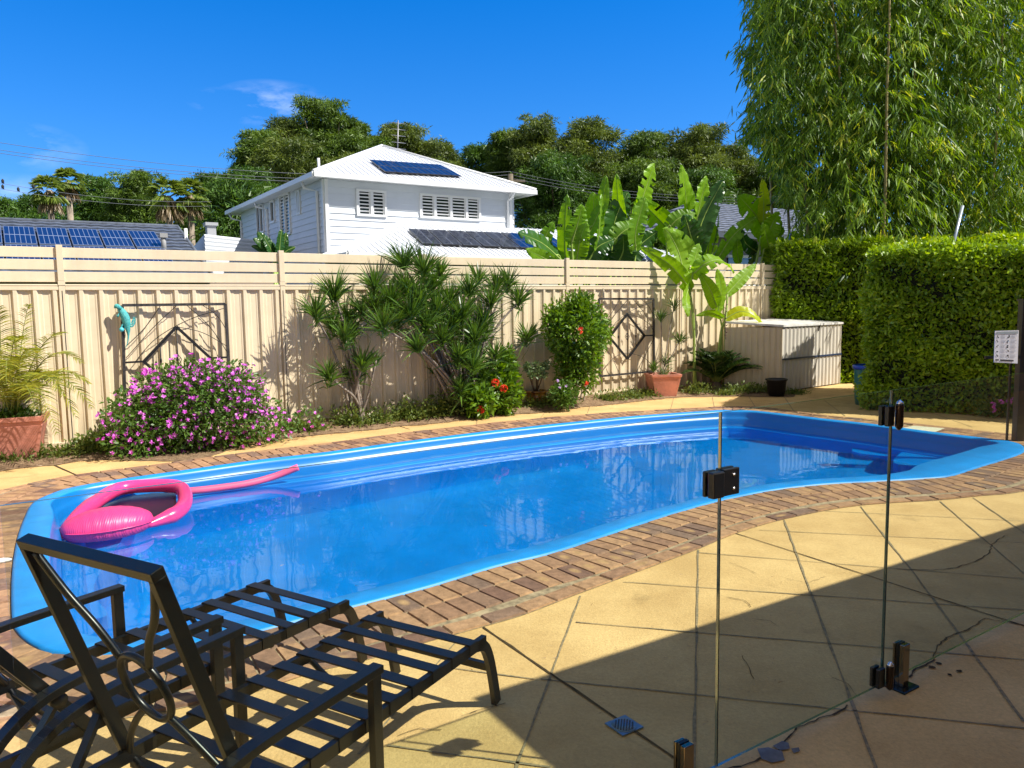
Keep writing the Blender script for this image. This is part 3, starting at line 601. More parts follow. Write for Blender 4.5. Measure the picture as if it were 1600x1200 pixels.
m=MB(); m.lathe([(0,0),(.17,0),(.185,.1),(.20,.5),(.205,.55)],pE,24); m.build('drum_body',mat('teal_plastic',(.01,.16,.16),.4),BIN)
m=MB(); m.lathe([(.2,.55),(.222,.56),(.225,.61),(.20,.62),(.19,.5)],pE,24); m.build('rim',mat('blue_plastic',(.01,.07,.5),.35),BIN)
# ------------------------------------------------------------------ glass pool fence
GA=.586; GD=A3(math.cos(GA),math.sin(GA),0); GN=A3(math.sin(GA),-math.cos(GA),0); G0=A3(.669,2.445,0); GT=1.251
mgl=bpy.data.materials.new('pool_fence_glass'); mgl.use_nodes=True; t=mgl.node_tree; t.nodes.remove(t.nodes['Principled BSDF'])
tr=N(t,'ShaderNodeBsdfTransparent'); tr.inputs[0].default_value=(.91,.945,.90,1); gl=N(t,'ShaderNodeBsdfGlossy'); gl.inputs['Roughness'].default_value=.01; fr=N(t,'ShaderNodeFresnel'); g=N(t,'ShaderNodeNewGeometry'); mi_=N(t,'ShaderNodeMapRange'); mi_.inputs[3].default_value=1.45; mi_.inputs[4].default_value=1/1.45; t.links.new(g.outputs['Backfacing'],mi_.inputs[0]); t.links.new(mi_.outputs[0],fr.inputs[0])
mx=N(t,'ShaderNodeMixShader'); t.links.new(fr.outputs[0],mx.inputs[0]); t.links.new(tr.outputs[0],mx.inputs[1]); t.links.new(gl.outputs[0],mx.inputs[2]); t.links.new(mx.outputs[0],t.nodes['Material Output'].inputs[0])
medge=mat('glass_edge',(.05,.13,.11),.12,spec=1.0); medge.node_tree.nodes['Principled BSDF'].inputs['Transmission Weight'].default_value=.35
mstrip=mat('black_seal',(.008,.008,.008),.35)
def gp(s,o=0,z=0): return G0+GD*s+GN*o+Z*z
def pane(label,s0,s1,name='glass_barrier',z0=.05):
    T=thing(name,label,'glass fence panel' if name=='glass_barrier' else 'gate',gp((s0+s1)/2))
    m=MB(); c=gp((s0+s1)/2,0,(z0+GT)/2); m.box(c,GD*(s1-s0)/2,GN*.005,Z*(GT-z0)/2)
    for k,f in enumerate(m.f):
        q=[np.array(m.v[i]) for i in f]; nn=nrm(np.cross(q[1]-q[0],q[2]-q[0])); m.mi[k]=0 if abs(nn@GN)>.9 else 1
    m.build('pane',[mgl,medge],T); return T
S1=.974
PL_=pane('clear glass fence panel between the loungers and the pool',-1.93,-.005)
PX_=pane('clear glass fence panel at the far left edge, behind the loungers',-3.3,-1.965)
GT_=pane('clear glass gate leaf between the black latch and the two cylinder hinges',0,S1,'glass_gate')
PR_=pane('clear frameless glass fence panel at the right, clamped by a square spigot',S1+.007,3.05)
# latch plates belong to the gate; hinges too
mblk=mat('black_hardware',(.005,.005,.006),.3,spec=.7); mchr=mat('screw_steel',(.75,.72,.66),.25,metal=1)
zl=[PLN(1130,y,G0,GN)[2] for y in (735,770)]; zc=sum(zl)/2; zh=.044
m=MB(); m.box(gp(.035,.012,zc),GD*.037,GN*.007,Z*zh); m.box(gp(.035,-.012,zc),GD*.037,GN*.007,Z*zh); m.build('latch_plate',mblk,GT_,bevel=.003)
m=MB(); m.box(gp(-.038,.017,zc),GD*.026,GN*.014,Z*zh*.97); m.box(gp(-.038,-.012,zc),GD*.026,GN*.007,Z*zh*.97); m.build('latch_keeper',mblk,PL_,bevel=.005)
for dz in (-.023,.023):
    m=MB(); c=gp(.042,.0195,zc+dz); m.tube([c-GN*.001,c+GN*.004],[.006,.005],10); m.build('screw',mchr,GT_)
m=MB(); m.box(gp(-.002,0,(.05+GT)/2),GD*.0012,GN*.0045,Z*(GT-.05)/2); m.build('seal_strip',mstrip,GT_)
m=MB(); m.box(gp(S1+.003,0,(.05+GT)/2),GD*.0014,GN*.0045,Z*(GT-.05)/2); m.build('seal_strip',mstrip,GT_)
for (ya,yb) in ((633,664),(1033,1062)):
    z0,z1=PLN(1391,yb,G0,GN)[2],PLN(1391,ya,G0,GN)[2]; zc_=(z0+z1)/2; zz=(z1-z0)/2
    Hh=MB(); Hh.box(gp(S1-.028,.013,zc_),GD*.022,GN*.008,Z*zz); Hh.box(gp(S1-.028,-.013,zc_),GD*.022,GN*.008,Z*zz); 
    h_=Hh.build('hinge',mblk,GT_,bevel=.003)
    c=MB(); p=gp(S1+.014,.028,zc_); c.tube([p-Z*(zz+.018),p-Z*(zz+.010),p-Z*zz,p+Z*zz,p+Z*(zz+.004)],[.003,.012,.0155,.0155,.0155],16); c.build('hinge_barrel',mat('bronze_barrel',(.05,.03,.02),.25,metal=.6),h_)
    c=MB(); c.tube([p+Z*(zz+.004),p+Z*(zz+.012),p+Z*(zz+.022)],[.015,.013,.003],8); c.build('barrel_cap',mat('chrome_cap',(.7,.75,.85),.15,metal=1),h_)
    for dz in (-.6,.6):
        c=MB(); q=gp(S1-.035,-.021,zc_+dz*zz); c.tube([q,q-GN*.006],[.005,.004],8); c.build('screw',mchr,h_)
def spigot(s,label):
    T=thing('glass_spigot',label,'glass clamp',gp(s),group='square spigots clamping the glass fence')
    m=MB(); a=GD;b_=GN; m.box(gp(s,.0,.005),a*.055,b_*.055,Z*.005); m.build('base_plate',mat('spigot_base',(.03,.06,.085),.15,metal=.9),T,bevel=.002)
    m=MB(); m.box(gp(s,.018,.10),a*.022,b_*.010,Z*.09); m.box(gp(s,-.016,.10),a*.022,b_*.006,Z*.09); m.box(gp(s,0,.03),a*.022,b_*.008,Z*.02); m.build('clamp_body',mat('spigot_metal',(.30,.24,.17),.12,metal=.95),T,bevel=.003)
    m=MB(); m.box(gp(s,0,.12),a*.0205,b_*.0067,Z*.072); m.build('rubber_gasket',mstrip,T)
q=G(1424,1080); spigot(float((q-G0)@GD),'square steel spigot at the foot of the right glass panel near the gate hinge')
q=G(1042,1228); spigot(float((q-G0)@GD),'square steel spigot at the bottom edge of the photo, just left of the gate')
# drain
q=G(975,1136); DR=thing('floor_drain','square metal floor drain with a round slotted grate set in the shaded paving','drain',q)
mdr=mat('drain_steel',(.16,.28,.36),.35,metal=.7); dr=.052
m=MB(); m.box(q+Z*.007,GD*dr,GN*dr,Z*.002); m.build('frame',mdr,DR)
m=MB(); m.lathe([(0,.0095),(.045,.0095),(.047,.0115),(.050,.0115),(.050,.009)],q,28); m.build('grate',mdr,DR)
m=MB()
for k in range(-3,4): 
    hw=math.sqrt(max(0,.04**2-(k*.0105)**2)); m.box(q+GD*k*.0105*.7+GN*k*.0105*.7+Z*.0105,(GD*.7-GN*.7)*hw,(GD*.7+GN*.7)*.0028,Z*.0008)
m.build('slots',mstrip,DR)
# house roof behind the viewer that shades the patio
k=2.45/GT; sv=A3(1.105,-.265,0)*k
c0=G(788,1096); e1=G(1600,830); e2=G(948,1200); d1=nrm(e1-c0); d2=A3(d1[1],-d1[0],0)
RF=thing('patio_roof','flat patio roof of the house behind the viewer, its corner shading the paving','roof',c0+sv)
m=MB(); q=[c0+sv,c0+sv+d1*14,c0+sv+d1*14+d2*9,c0+sv+d2*9-d1*4.2,c0+sv+d2*.98-d1*4.2,c0+sv+d2*.98]; m.prism([tuple(p[:2]) for p in q],2.45,2.6); m.build('roof_deck',mat('roof_cream',(.82,.70,.52),.8),RF)
m=MB(); p=c0+sv+d1*.4+d2*.4

pp=c0+sv+d2*3.4+d1*3; m.box(A3(pp[0],pp[1],1.225),d1*11,d2*.1,Z*1.22); m.build('house_wall',mat('house_brick',(.40,.26,.17),.85,var=.3),RF)
m=MB(); m.abox(-5.4,-9,0,-5.2,.3,2.9); m.build('side_wall',MATS['roof_cream'],RF)  # unseen cream wall, added to bounce warm sunlight onto the shaded patio
# ------------------------------------------------------------------ pink float and noodle
mpink=mat('pink_vinyl',(.90,.055,.25),.28,var=.05,nscale=6,spec=.6); mpink.node_tree.nodes['Principled BSDF'].inputs['Subsurface Weight'].default_value=.15
mpink.node_tree.nodes['Principled BSDF'].inputs['Subsurface Radius'].default_value=(.05,.01,.02)
mfold=mat('pink_vinyl_creased',(.90,.055,.25),.42,bump=0,spec=.6)
t=mfold.node_tree; b=t.nodes['Principled BSDF']; wv=N(t,'ShaderNodeTexWave',wave_type='BANDS'); wv.inputs['Scale'].default_value=22; wv.inputs['Distortion'].default_value=7; wv.inputs['Detail'].default_value=2
g=N(t,'ShaderNodeNewGeometry'); mp2=N(t,'ShaderNodeMapping'); mp2.inputs['Rotation'].default_value=(0,0,-.35); mp2.inputs['Scale'].default_value=(1,.2,.2); t.links.new(g.outputs['Position'],mp2.inputs[0]); t.links.new(mp2.outputs[0],wv.inputs[0]); bp=N(t,'ShaderNodeBump'); bp.inputs['Distance'].default_value=.0035; bp.inputs['Strength'].default_value=.35; t.links.new(wv.outputs[0],bp.inputs['Height']); t.links.new(bp.outputs[0],b.inputs['Normal'])
FL=thing('pool_float','pink inflatable lounger with a fat pillow and dark mesh seat floating in the pool','pool float',G(190,800,WZ))
tz=WZ+.05
TZ=[-.14,-.08,-.04,-.02,-.02,-.03,-.06,-.09,-.11,-.13,-.14]
tp=[(90,841),(119,808),(152,783),(186,764),(232,759),(274,760),(288,769),(288,788),(275,802),(252,812),(228,821)]
tpts=smooth([G(x,y,z_) for (x,y),z_ in zip(tp,TZ)],3,False); m=MB(); rr=[.062]*len(tpts); 
for i in range(6): rr[i]=.03+.045*i/6; rr[-1-i]=.025+.05*i/6
m.tube(tpts,rr,16); m.build('tube_ring',mpink,FL)
pa=G(94,842,WZ+.03); pb=G(240,818,WZ+.03); dd=pb-pa; per_=nrm(A3(-dd[1],dd[0],0))
m=MB(); nu,nv=44,20
vs=[]
for i in range(nu+1):
    u=i/nu; wd=.165*(math.sin(math.pi*min(max(u,.0),1))**.42)*(1+.008*math.sin(u*60)); wd=max(wd,.012)
    for j in range(nv):
        a=2*math.pi*j/nv; wr=.006*math.sin(u*95+2*math.sin(j))*(abs(math.sin(a)))*0
        pt=pa+dd*u+per_*(math.cos(a)*wd*1.25)+Z*(math.sin(a)*(wd*.86)+.05+wr); vs.append(pt)
m.add(vs,[(i*nv+j,i*nv+(j+1)%nv,(i+1)*nv+(j+1)%nv,(i+1)*nv+j) for i in range(nu) for j in range(nv)],0,True); m.build('pillow',mfold,FL)
m=MB(); sm_=[pa+dd*u+per_*(-.165*1.25*math.sin(math.pi*u)**.42-.004)+Z*.05 for u in np.linspace(.03,.97,30)]; m.tube(sm_,.006,6); m.build('seam',mpink,FL)
cmesh=[G(x,y,-.13+.0001*x) for x,y in [(128,820),(165,788),(195,776),(240,770),(274,770),(276,786),(262,803),(238,814),(200,822)]]
m=MB(); m.add(cmesh,[tuple(range(len(cmesh)))[::-1]]); mm_=mat('navy_mesh',(.004,.005,.03),.35); mo_=m.build('mesh_seat',mm_,FL)
m=MB(); m.lathe([(0,.006),(.10,.006),(.12,.004),(.12,0)],G(208,803,-.102),24); m.build('centre_pad',mat('plum_pad',(.12,.01,.08),.4),FL)
ND=MB(); np_=[(262,768),(300,767),(345,762),(390,755),(430,744),(466,730)]
npts=smooth([G(x,y,(-.13,-.14,-.145,-.14,-.11,-.04)[i]) for i,(x,y) in enumerate(np_)],6,False); ND.tube(npts,.035,14); nd=ND.build('pool_noodle',mat('pink_foam',(.93,.12,.26),.55,var=.03)); tag(nd,'long pink foam pool noodle drifting behind the pink inflatable','pool noodle')
CAP=MB(); q=G(6,881)+Z*.022; CAP.tube([q-FD*.06,q-FD*.03,q,q+FD*.03,q+FD*.045],[.008,.016,.018,.012,.004],10); cp=CAP.build('skimmer_weight',mat('white_plastic2',(.8,.8,.78),.4)); tag(cp,'small white plastic piece lying on the bricks at the left edge','pool fitting')
# ------------------------------------------------------------------ loungers
mch=mat('dark_powder_coat',(.0025,.0033,.004),.33,var=.25,nscale=60,spec=.45)
def lounger(label,tilt,ox,oy,ang,L=.74):
    T=bpy.data.objects.new('sun_lounger',None); COL.objects.link(T); tag(T,label,'sun lounger',group='black metal sun loungers by the glass fence'); T.location=(ox,oy,0); T.rotation_euler=(0,0,ang)
    # local x runs from the foot end to the head, y across (left), z up
    V=lambda x,y,z: A3(x,-y,z)
    zr=.305; W_=.255
    for s_ in (-1,1):
        m=MB(); path=[V(0,s_*W_,.012),V(.022,s_*W_,.12),V(.05,s_*W_,.22),V(.085,s_*W_,.28),V(.14,s_*W_,.302),V(.22,s_*W_,zr),V(1.75,s_*W_,zr)]
        pp=smooth(path,5,False)
        for a,b_ in zip(pp[:-1],pp[1:]): m.bar(a,b_+(b_-a)*.12,.042,.022,up=A3(0,1,0)) if False else m.box((a+b_)/2,(b_-a)/2*1.08,A3(0,1,0)*.011,np.cross(nrm(b_-a),A3(0,1,0))*.020)
        m.build('side_rail',mch,T)
        # arm: front post up, arm back, curved down to the rear foot
        yy=s_*.305; ap=[V(.79,yy,.01),V(.79,yy,.488)]
        m=MB(); m.box(V(.79,yy,.25),A3(.020,0,0),A3(0,.0125,0),Z*.245); 
        m.build('front_post',mch,T,bevel=.002)
        ar=smooth([V(.768,yy,.5),V(1.05,yy,.5),V(1.28,yy,.495),V(1.42,yy,.46),V(1.54,yy,.36),V(1.61,yy,.2),V(1.65,yy,.01)],5,False)
        m=MB()
        for a,b_ in zip(ar[:-1],ar[1:]): m.box((a+b_)/2,(b_-a)/2*1.06,A3(0,1,0)*.021,np.cross(nrm(b_-a),A3(0,1,0))*.0125)
        m.build('armrest',mch,T,bevel=.002)
    x=.175
    while x<1.22:
        m=MB(); m.box(V(x,0,zr+.024),A3(.025,0,0),A3(0,W_+.012,0),Z*.003); 
        for s_ in(-1,1): m.box(V(x,s_*(W_+.0125),zr+.004),A3(.028,0,0),A3(0,.002,0),Z*.021)
        m.build('slat',mch,T); x+=.118
    m=MB(); m.bar(V(.03,-W_,.17),V(.03,W_,.17),.02,.03); m.build('cross_bar',mch,T); m=MB(); m.bar(V(1.22,-W_,zr-.03),V(1.22,W_,zr-.03),.03,.02); m.build('cross_bar',mch,T)
    # curved under-brace
    m=MB(); m.tube(smooth([V(.50,-W_,zr-.02),V(.52,-.14,zr-.06),V(.54,0,zr-.075),V(.52,.14,zr-.06),V(.50,W_,zr-.02)],6,False),.011,8); m.build('curved_brace',mch,T)
    m=MB(); m.tube(smooth([V(1.22,W_,zr-.02),V(1.24,.12,zr-.05),V(1.25,-.05,zr-.06),V(1.22,-W_,zr-.03)],6,False),.013,8); m.build('curved_brace',mch,T)
    # backrest
    ct,st=math.cos(tilt),math.sin(tilt); bw=.264
    def B(l,y,o=0): return V(1.232+l*ct-o*st,y,zr+.005+l*st+o*ct)
    nb_=nrm(B(0,0,1)-B(0,0,0))
    m=MB()
    m.bar(B(0,-bw),B(L-.012,-bw),.022,.036,up=nb_); m.bar(B(0,bw),B(L-.012,bw),.022,.036,up=nb_); 
    m.bar(B(L,-bw-.011),B(L,bw+.011),.025,.036,up=nb_); bf=m.build('backrest_frame',mch,T,bevel=.002)
    # ring and S-curved rods
    m=MB(); rc=.40*L+.03; ring_=[B(rc+.105*math.sin(a),.0+.088*math.cos(a)) for a in np.linspace(0,2*math.pi,37)[:-1]]; m.tube(ring_,.0105,10,closed=True); m.build('ring',mch,bf)
    for s_ in (-1,1):
        m=MB(); m.tube(smooth([B(L-.03,s_*(bw-.02)),B(L*.80,s_*.18),B(L*.68,s_*.11),B(rc+.085,s_*.06)],6,False),.0105,9); m.build('scroll_rod',mch,bf)
        m=MB(); m.tube(smooth([B(.0,s_*(bw-.01)),B(L*.12,s_*.20),B(L*.24,s_*.12),B(rc-.088,s_*.05)],6,False),.0105,9); m.build('scroll_rod',mch,bf)
    # adjusting struts with round knobs
    for s_ in (-1,1):
        m=MB(); a=B(.17,s_*(bw+.025)); b_=V(1.55,s_*(W_-.02),.10); m.bar(a,b_,.014,.030,up=A3(0,1,0)); m.build('prop_strut',mch,T)
        m=MB(); m.tube([a-A3(0,.016,0),a+A3(0,.016,0)],[.024,.024],14); m.build('pivot_knob',mch,T)
    return T
LA=lounger('black metal slatted sun lounger nearest the viewer, its backrest upright',1.247,-.304,3.085,math.atan2(-.866,-.5))
LB=lounger('black metal slatted sun lounger behind, beside the pool edge, cut off at left',.95,-.91,3.477,math.atan2(-.866,-.5)-math.radians(2.2))
#@@HOUSES
def ppx(q): v=np.array(q)-CAM; return 800+F*(v@cr)/(v@fw),600-F*(v@cu)/(v@fw)
mwh=mat('white_weatherboard',(.66,.70,.76),.55,var=.03,nscale=2); mtrim=mat('white_trim',(.78,.79,.80),.4); mroofw=mat('pale_metal_roof',(.68,.71,.75),.35,var=.04,nscale=.8,spec=.5)
mwin=mat('window_glass',(.015,.025,.035),.06,spec=.9); mlouv=mat('white_louvre',(.74,.75,.76),.5)
c0=A3((490-800)/1202*22.48+.222,22.48,5.5); HA=.582; hf=A3(math.cos(HA),math.sin(HA),0); hsd=A3(-hf[1],hf[0],0); HW,HL=7.78,10.34
HS=thing('white_house','white two-storey weatherboard house with shuttered windows and solar panels beyond the fence','house',(*(c0+hf*3.9+hsd*5)[:2],0))
def hp(a,b_,z): return A3(*(c0+hf*a+hsd*b_)[:2],z)
apz=5.5+1.77
rA,rB=hp(HW/2,HW/2,apz),hp(HW/2,HL-HW/2,apz); E=[hp(0,0,5.5),hp(HW,0,5.5),hp(HW,HL,5.5),hp(0,HL,5.5)]
def corr(mb,quad,per,dep,nn):
    # ribbed sheet over a planar quad (a,b bottom; c,d top)
    a,b_,c,d=[np.array(q) for q in quad]; k=max(2,int(np.linalg.norm(b_-a)/per)); nn=nrm(nn); vs=[]
    # ribs run up the slope: cut the polygon with lines perpendicular to the eave
    ex=nrm(b_-a); ey=nrm(np.cross(nn,ex)); P2=[((q-a)@ex,(q-a)@ey) for q in (a,b_,c,d)]
    x0,x1=min(p[0] for p in P2),max(p[0] for p in P2); 
    def top(x):
        ys=[]
        for i in range(4):
            p,q=P2[i],P2[(i+1)%4]
            if (p[0]-x)*(q[0]-x)<=0 and abs(p[0]-q[0])>1e-6: ys.append(p[1]+(q[1]-p[1])*(x-p[0])/(q[0]-p[0]))
        return max(ys) if ys else 0
    k=int((x1-x0)/per)
    for j in range(k):
        for t_,dd in ((0,0),(.7,0),(.76,dep),(.92,dep),(.98,0)):
            x=x0+(j+t_)*per; y=top(x); vs.append((a+ex*x+nn*dd,a+ex*x+ey*y+nn*dd))
    x=x1; vs.append((a+ex*x,a+ex*x+ey*top(x)))
    V_=[v for p in vs for v in p]; mb.add(V_,[(2*i,2*i+2,2*i+3,2*i+1) for i in range(len(vs)-1)])
def nface(a,b_,c): return nrm(np.cross(b_-a,c-a))
m=MB(); 
nF=nface(E[0],E[1],rA); nL=nface(E[3],E[0],rB)
corr(m,(E[0],E[1],rA,rA),.20,.022,nF); corr(m,(E[3],E[0],rA,rB),.20,.022,nL); m.add([E[1],E[2],rB,rA],[(0,1,2,3)]); m.add([E[2],E[3],rB],[(0,1,2)])
rf=m.build('roof',mroofw,HS)
m=MB(); m.tube([E[0]+Z*.03,rA+Z*.03],.05,6); m.tube([E[1]+Z*.03,rA+Z*.03],.05,6); m.tube([rA+Z*.03,rB+Z*.03],.05,6); m.build('ridge_capping',mtrim,rf)
m=MB()
for i in range(4): m.bar(E[i]-Z*.06,E[(i+1)%4]-Z*.06,.1,.14)
m.build('gutter',mtrim,HS)
m=MB(); m.add([hp(0,0,5.42),hp(HW,0,5.42),hp(HW,HL,5.42),hp(0,HL,5.42)],[(3,2,1,0)]); m.build('soffit',mtrim,HS)
IN=.47
def boards(o,d,nn,L_,z0,z1,holes=(),h=.19):
    """lapped weatherboards; holes = (s0,s1,z0,z1)"""
    m=MB(); z=z0
    while z<z1-.01:
        zt=min(z+h,z1); segs=[(0,L_)]
        for a,b_,ha,hb in holes:
            if ha<z+h/2<hb:
                ns=[]
                for s0,s1 in segs:
                    if b_<=s0 or a>=s1: ns.append((s0,s1)); continue
                    if a>s0: ns.append((s0,a))
                    if b_<s1: ns.append((b_,s1))
                segs=ns
        for s0,s1 in segs:
            p=lambda s,off,zz:A3(*(o+d*s+nn*off)[:2],zz)
            m.add([p(s0,.028,z),p(s1,.028,z),p(s1,.004,zt),p(s0,.004,zt),p(s0,.0,z),p(s1,0,z)],[(0,1,2,3),(4,5,1,0)])
        z+=h
    return m
wF=hp(IN,IN,0); wFd=hf; wFn=-hsd; wS=hp(IN,HL-IN,0); wSd=-hsd; wSn=-hf
def wpx(o,d,nn,x,y):
    q=PLN(x,y,o,nn); return float((q-o)@d),q[2]
def win(o,d,nn,x0,y0,x1,y1,panes,parent,style='shutter',fr_=.07):
    s0,zt=wpx(o,d,nn,x0,y0); s1,zb=wpx(o,d,nn,x1,y1); 
    P_=lambda s,z,off=0:A3(*(o+d*s+nn*off)[:2],z)
    m=MB()
    for a,b_ in (((s0,zb),(s1,zb)),((s0,zt),(s1,zt))): m.box(P_((a[0]+b_[0])/2,a[1],.035),d*(s1-s0)/2+d*fr_/2,nn*.035,Z*fr_/2)
    k=len(panes); xs=[s0+(s1-s0)*sum(panes[:i])/sum(panes) for i in range(k+1)]
    for s in xs: m.box(P_(s,(zt+zb)/2,.033),d*fr_/2,nn*.033,Z*((zt-zb)/2))
    W=m.build('window',mtrim,parent)
    g_=MB(); g_.box(P_((s0+s1)/2,(zt+zb)/2,.006),d*(s1-s0)/2,nn*.004,Z*(zt-zb)/2); g_.build('pane',mwin,W)
    if style=='shutter':
        l_=MB()
        for i in range(k):
            a,b_=xs[i]+fr_*.7,xs[i+1]-fr_*.7; nl=max(4,int((zt-zb)/.115))
            for s in (a,b_): l_.box(P_(s,(zt+zb)/2,.02),d*.03,nn*.006,Z*(zt-zb)/2)
            for j in range(nl): 
                zz=zb+.06+(zt-zb-.1)*(j+.5)/nl; l_.box(P_((a+b_)/2,zz,.022),d*(b_-a)/2,nrm(nn+Z*.9)*.026,nrm(Z-nn*.9)*.004)
        l_.build('louvres',mlouv,W)
    return (s0-fr_/2,s1+fr_/2,zb-fr_/2,zt+fr_/2)
WFL=HW-IN-wpx(wF,wFd,wFn,800,330)[0]*0-IN
sR=wpx(wF,wFd,wFn,797,330)[0]
hF=[win(wF,wFd,wFn,557,297,602,338,(1,1),HS),win(wF,wFd,wFn,656,304,749,344,(1,1.15,1.15,1),HS)]
boards(wF,wFd,wFn,sR,1.2,5.42,hF).build('front_wall',mwh,HS)
hS=[win(wS,wSd,wSn,402,322,414,362,(1,1),HS,'plain'),win(wS,wSd,wSn,424,316,431,346,(1,),HS,'plain'),win(wS,wSd,wSn,438,308,456,364,(1,1),HS),win(wS,wSd,wSn,465,300,471,333,(1,1),HS,'plain')]
boards(wS,wSd,wSn,HL-2*IN,1.2,5.42,hS).build('side_wall',mwh,HS)
m=MB(); q=wF+hsd*.35+hf*(sR); 
boards(wF+hsd*.4,wFd,wFn,sR+.42,1.2,5.42).build('return_wall',mwh,HS)
m=MB(); m.box(A3(*(wF+wFd*.04+wFn*.03)[:2],3.3),wFd*.05,wFn*.03,Z*2.1); m.build('corner_board',mtrim,HS)
m=MB(); m.box(A3(*(wF-wFn*.05+wSn*.03)[:2],3.3),wFn*.05,wSn*.03,Z*2.1); m.build('corner_board',mtrim,HS)
m=MB(); m.box(A3(*(wF+wFd*(sR)+wFn*.03)[:2],3.3),wFd*.05,wFn*.035,Z*2.1); m.build('corner_board',mtrim,HS)
for pts in ([hp(.05,1.2,5.4),hp(.1,1.2,5.2),hp(IN-.06,.95,5.1),hp(IN-.06,.95,1.2)],[hp(.05,6.4,5.4),hp(.1,6.4,5.25),hp(IN-.05,6.2,5.15),hp(IN-.05,6.2,1.2)],[hp(IN+sR-.12,-.0,5.4),hp(IN+sR-.12,.1,5.25),hp(IN+sR-.12,IN-.06,5.15),hp(IN+sR-.12,IN-.06,1.2)],[hp(.05,10.1,5.4),hp(.15,10.1,5.2),hp(IN-.05,9.8,5.1),hp(IN-.05,9.8,1.2)]):
    m=MB(); m.tube(pts,.045,8); m.build('downpipe',mtrim,HS)
# lower hip roof in front of the front wall
tz_=wpx(wF,wFd,wFn,628,347); lA=A3(*(wF+wFd*tz_[0])[:2],tz_[1]); sT=math.tan(math.radians(22)); kk=3.0
E0=lA-hf*kk+wFn*kk-Z*kk*sT; LR=13.5
E1=lA-hf*kk-Z*kk*sT-wFn*0.0; lB=lA+hf*(LR-2*kk); E2=lB+hf*kk+wFn*kk-Z*kk*sT; E3=lB+hf*kk-Z*kk*sT
def ppx(q): v=np.array(q)-CAM; return 800+F*(v@cr)/(v@fw),600-F*(v@cu)/(v@fw)
print('lowroof',ppx(E0),ppx(E1),ppx(lA),ppx(lB),ppx(E2), E0[2])
m=MB(); nl=nface(E0,E2,lA); corr(m,(E0,E2,lB,lA),.2,.022,nl); n3=nface(E1,E0,lA); corr(m,(E1,E0,lA,lA),.2,.022,n3); m.add([E2,E3,lB],[(0,1,2)]); lr=m.build('lower_roof',mroofw,HS)
m=MB(); m.bar(E0-Z*.05,E2-Z*.05,.1,.13); m.bar(E1-Z*.05,E0-Z*.05,.1,.13); m.build('lower_gutter',mtrim,HS)
m=MB(); m.tube([E0+Z*.02,lA+Z*.02],.045,6); m.build('hip_capping',mtrim,lr)
mpale=mat('cream_render',(.45,.43,.36),.8); m=MB(); q0=E0-wFn*.4+hf*.4; m.box(A3(*(q0+hf*6)[:2],1.4),hf*6,wFn*.1,Z*1.38); m.build('lower_wall',mpale,HS)
m=MB(); p=hp(2.1,5.4,0); m.tube([A3(*p[:2],6.2),A3(*p[:2],6.95)],.05,8); m.build('vent_pipe',mtrim,HS)
# antenna
AN=thing('tv_antenna','thin television aerial on a mast standing on the white house roof','antenna',(*rA[:2],apz)); q=AY(620,243,28.5); tpq=AY(622,188,28.5)
m=MB(); m.tube([q-Z*.6,tpq],.022,6); m.build('mast',mat('aerial_metal',(.25,.25,.26),.4,metal=.6),AN)
for i_,zz in enumerate((.1,.32,.54,.78,1.0)):
    m=MB(); c=tpq-Z*zz; m.tube([c-hf*.28,c+hf*.28],.012,5); m.build('crossbar',MATS['aerial_metal'],AN)
# solar panels
def pvmat(name,nx,ny,base,line):
    M=bpy.data.materials.new(name); M.use_nodes=True; t=M.node_tree; b=t.nodes['Principled BSDF']; b.inputs['Roughness'].default_value=.12; b.inputs['Specular IOR Level'].default_value=.6
    uvn=N(t,'ShaderNodeUVMap',uv_map='uv'); sx=N(t,'ShaderNodeSeparateXYZ'); t.links.new(uvn.outputs[0],sx.inputs[0]); r=[]
    for i,k,wd in ((0,nx,.05),(1,ny,.03)):
        f=mth(t,'FRACT',mth(t,'MULTIPLY',sx.outputs[i],float(k))); f=mth(t,'ABSOLUTE',mth(t,'SUBTRACT',f,.5)); r.append(mth(t,'GREATER_THAN',f,.5-wd))
    mk=mth(t,'MAXIMUM',r[0],r[1]); mm=N(t,'ShaderNodeMixRGB'); mm.inputs[1].default_value=(*base,1); mm.inputs[2].default_value=(*line,1); t.links.new(mk,mm.inputs[0]); t.links.new(mm.outputs[0],b.inputs['Base Color']); return M
pv1=pvmat('solar_cells_blue',6,2,(.008,.022,.085),(.22,.27,.36)); pv2=pvmat('solar_cells_dark',2,1,(.006,.010,.03),(.10,.12,.17)); pvf=mat('panel_frame',(.30,.33,.38),.3,metal=.7); pvd=mat('panel_frame_black',(.02,.02,.025),.35)
def solar(quad,nn,nx,ny,M,fr_,label,group,lift=.09):
    a,b_,c,d=[np.array(q)+np.array(nn)*lift for q in quad]
    for j in range(ny):
        for i in range(nx):
            P_=lambda u,v:(a*(1-u)+b_*u)*(1-v)+(d*(1-u)+c*u)*v
            u0,u1=i/nx+.004,(i+1)/nx-.004; v0,v1=j/ny+.008,(j+1)/ny-.008; q=[P_(u0,v0),P_(u1,v0),P_(u1,v1),P_(u0,v1)]
            T=thing('solar_panel',label,'solar panel',sum(q)/4,group)
            m=MB(); m.add([p-np.array(nn)*.03 for p in q]+[p for p in q],[(0,1,5,4),(1,2,6,5),(2,3,7,6),(3,0,4,7),(4,5,6,7)]); m.build('frame',fr_,T)
            cen=sum(q)/4; qi=[cen+(p-cen)*.965+np.array(nn)*.004 for p in q]; m=MB(); m.useuv=True; m.add(qi,[(0,1,2,3)],uvs=[[(0,0),(1,0),(1,1),(0,1)]]); m.build('cells',M,T)
RP=lambda x,y,p,nn:PLN(x,y,p+nn*.09,nn)
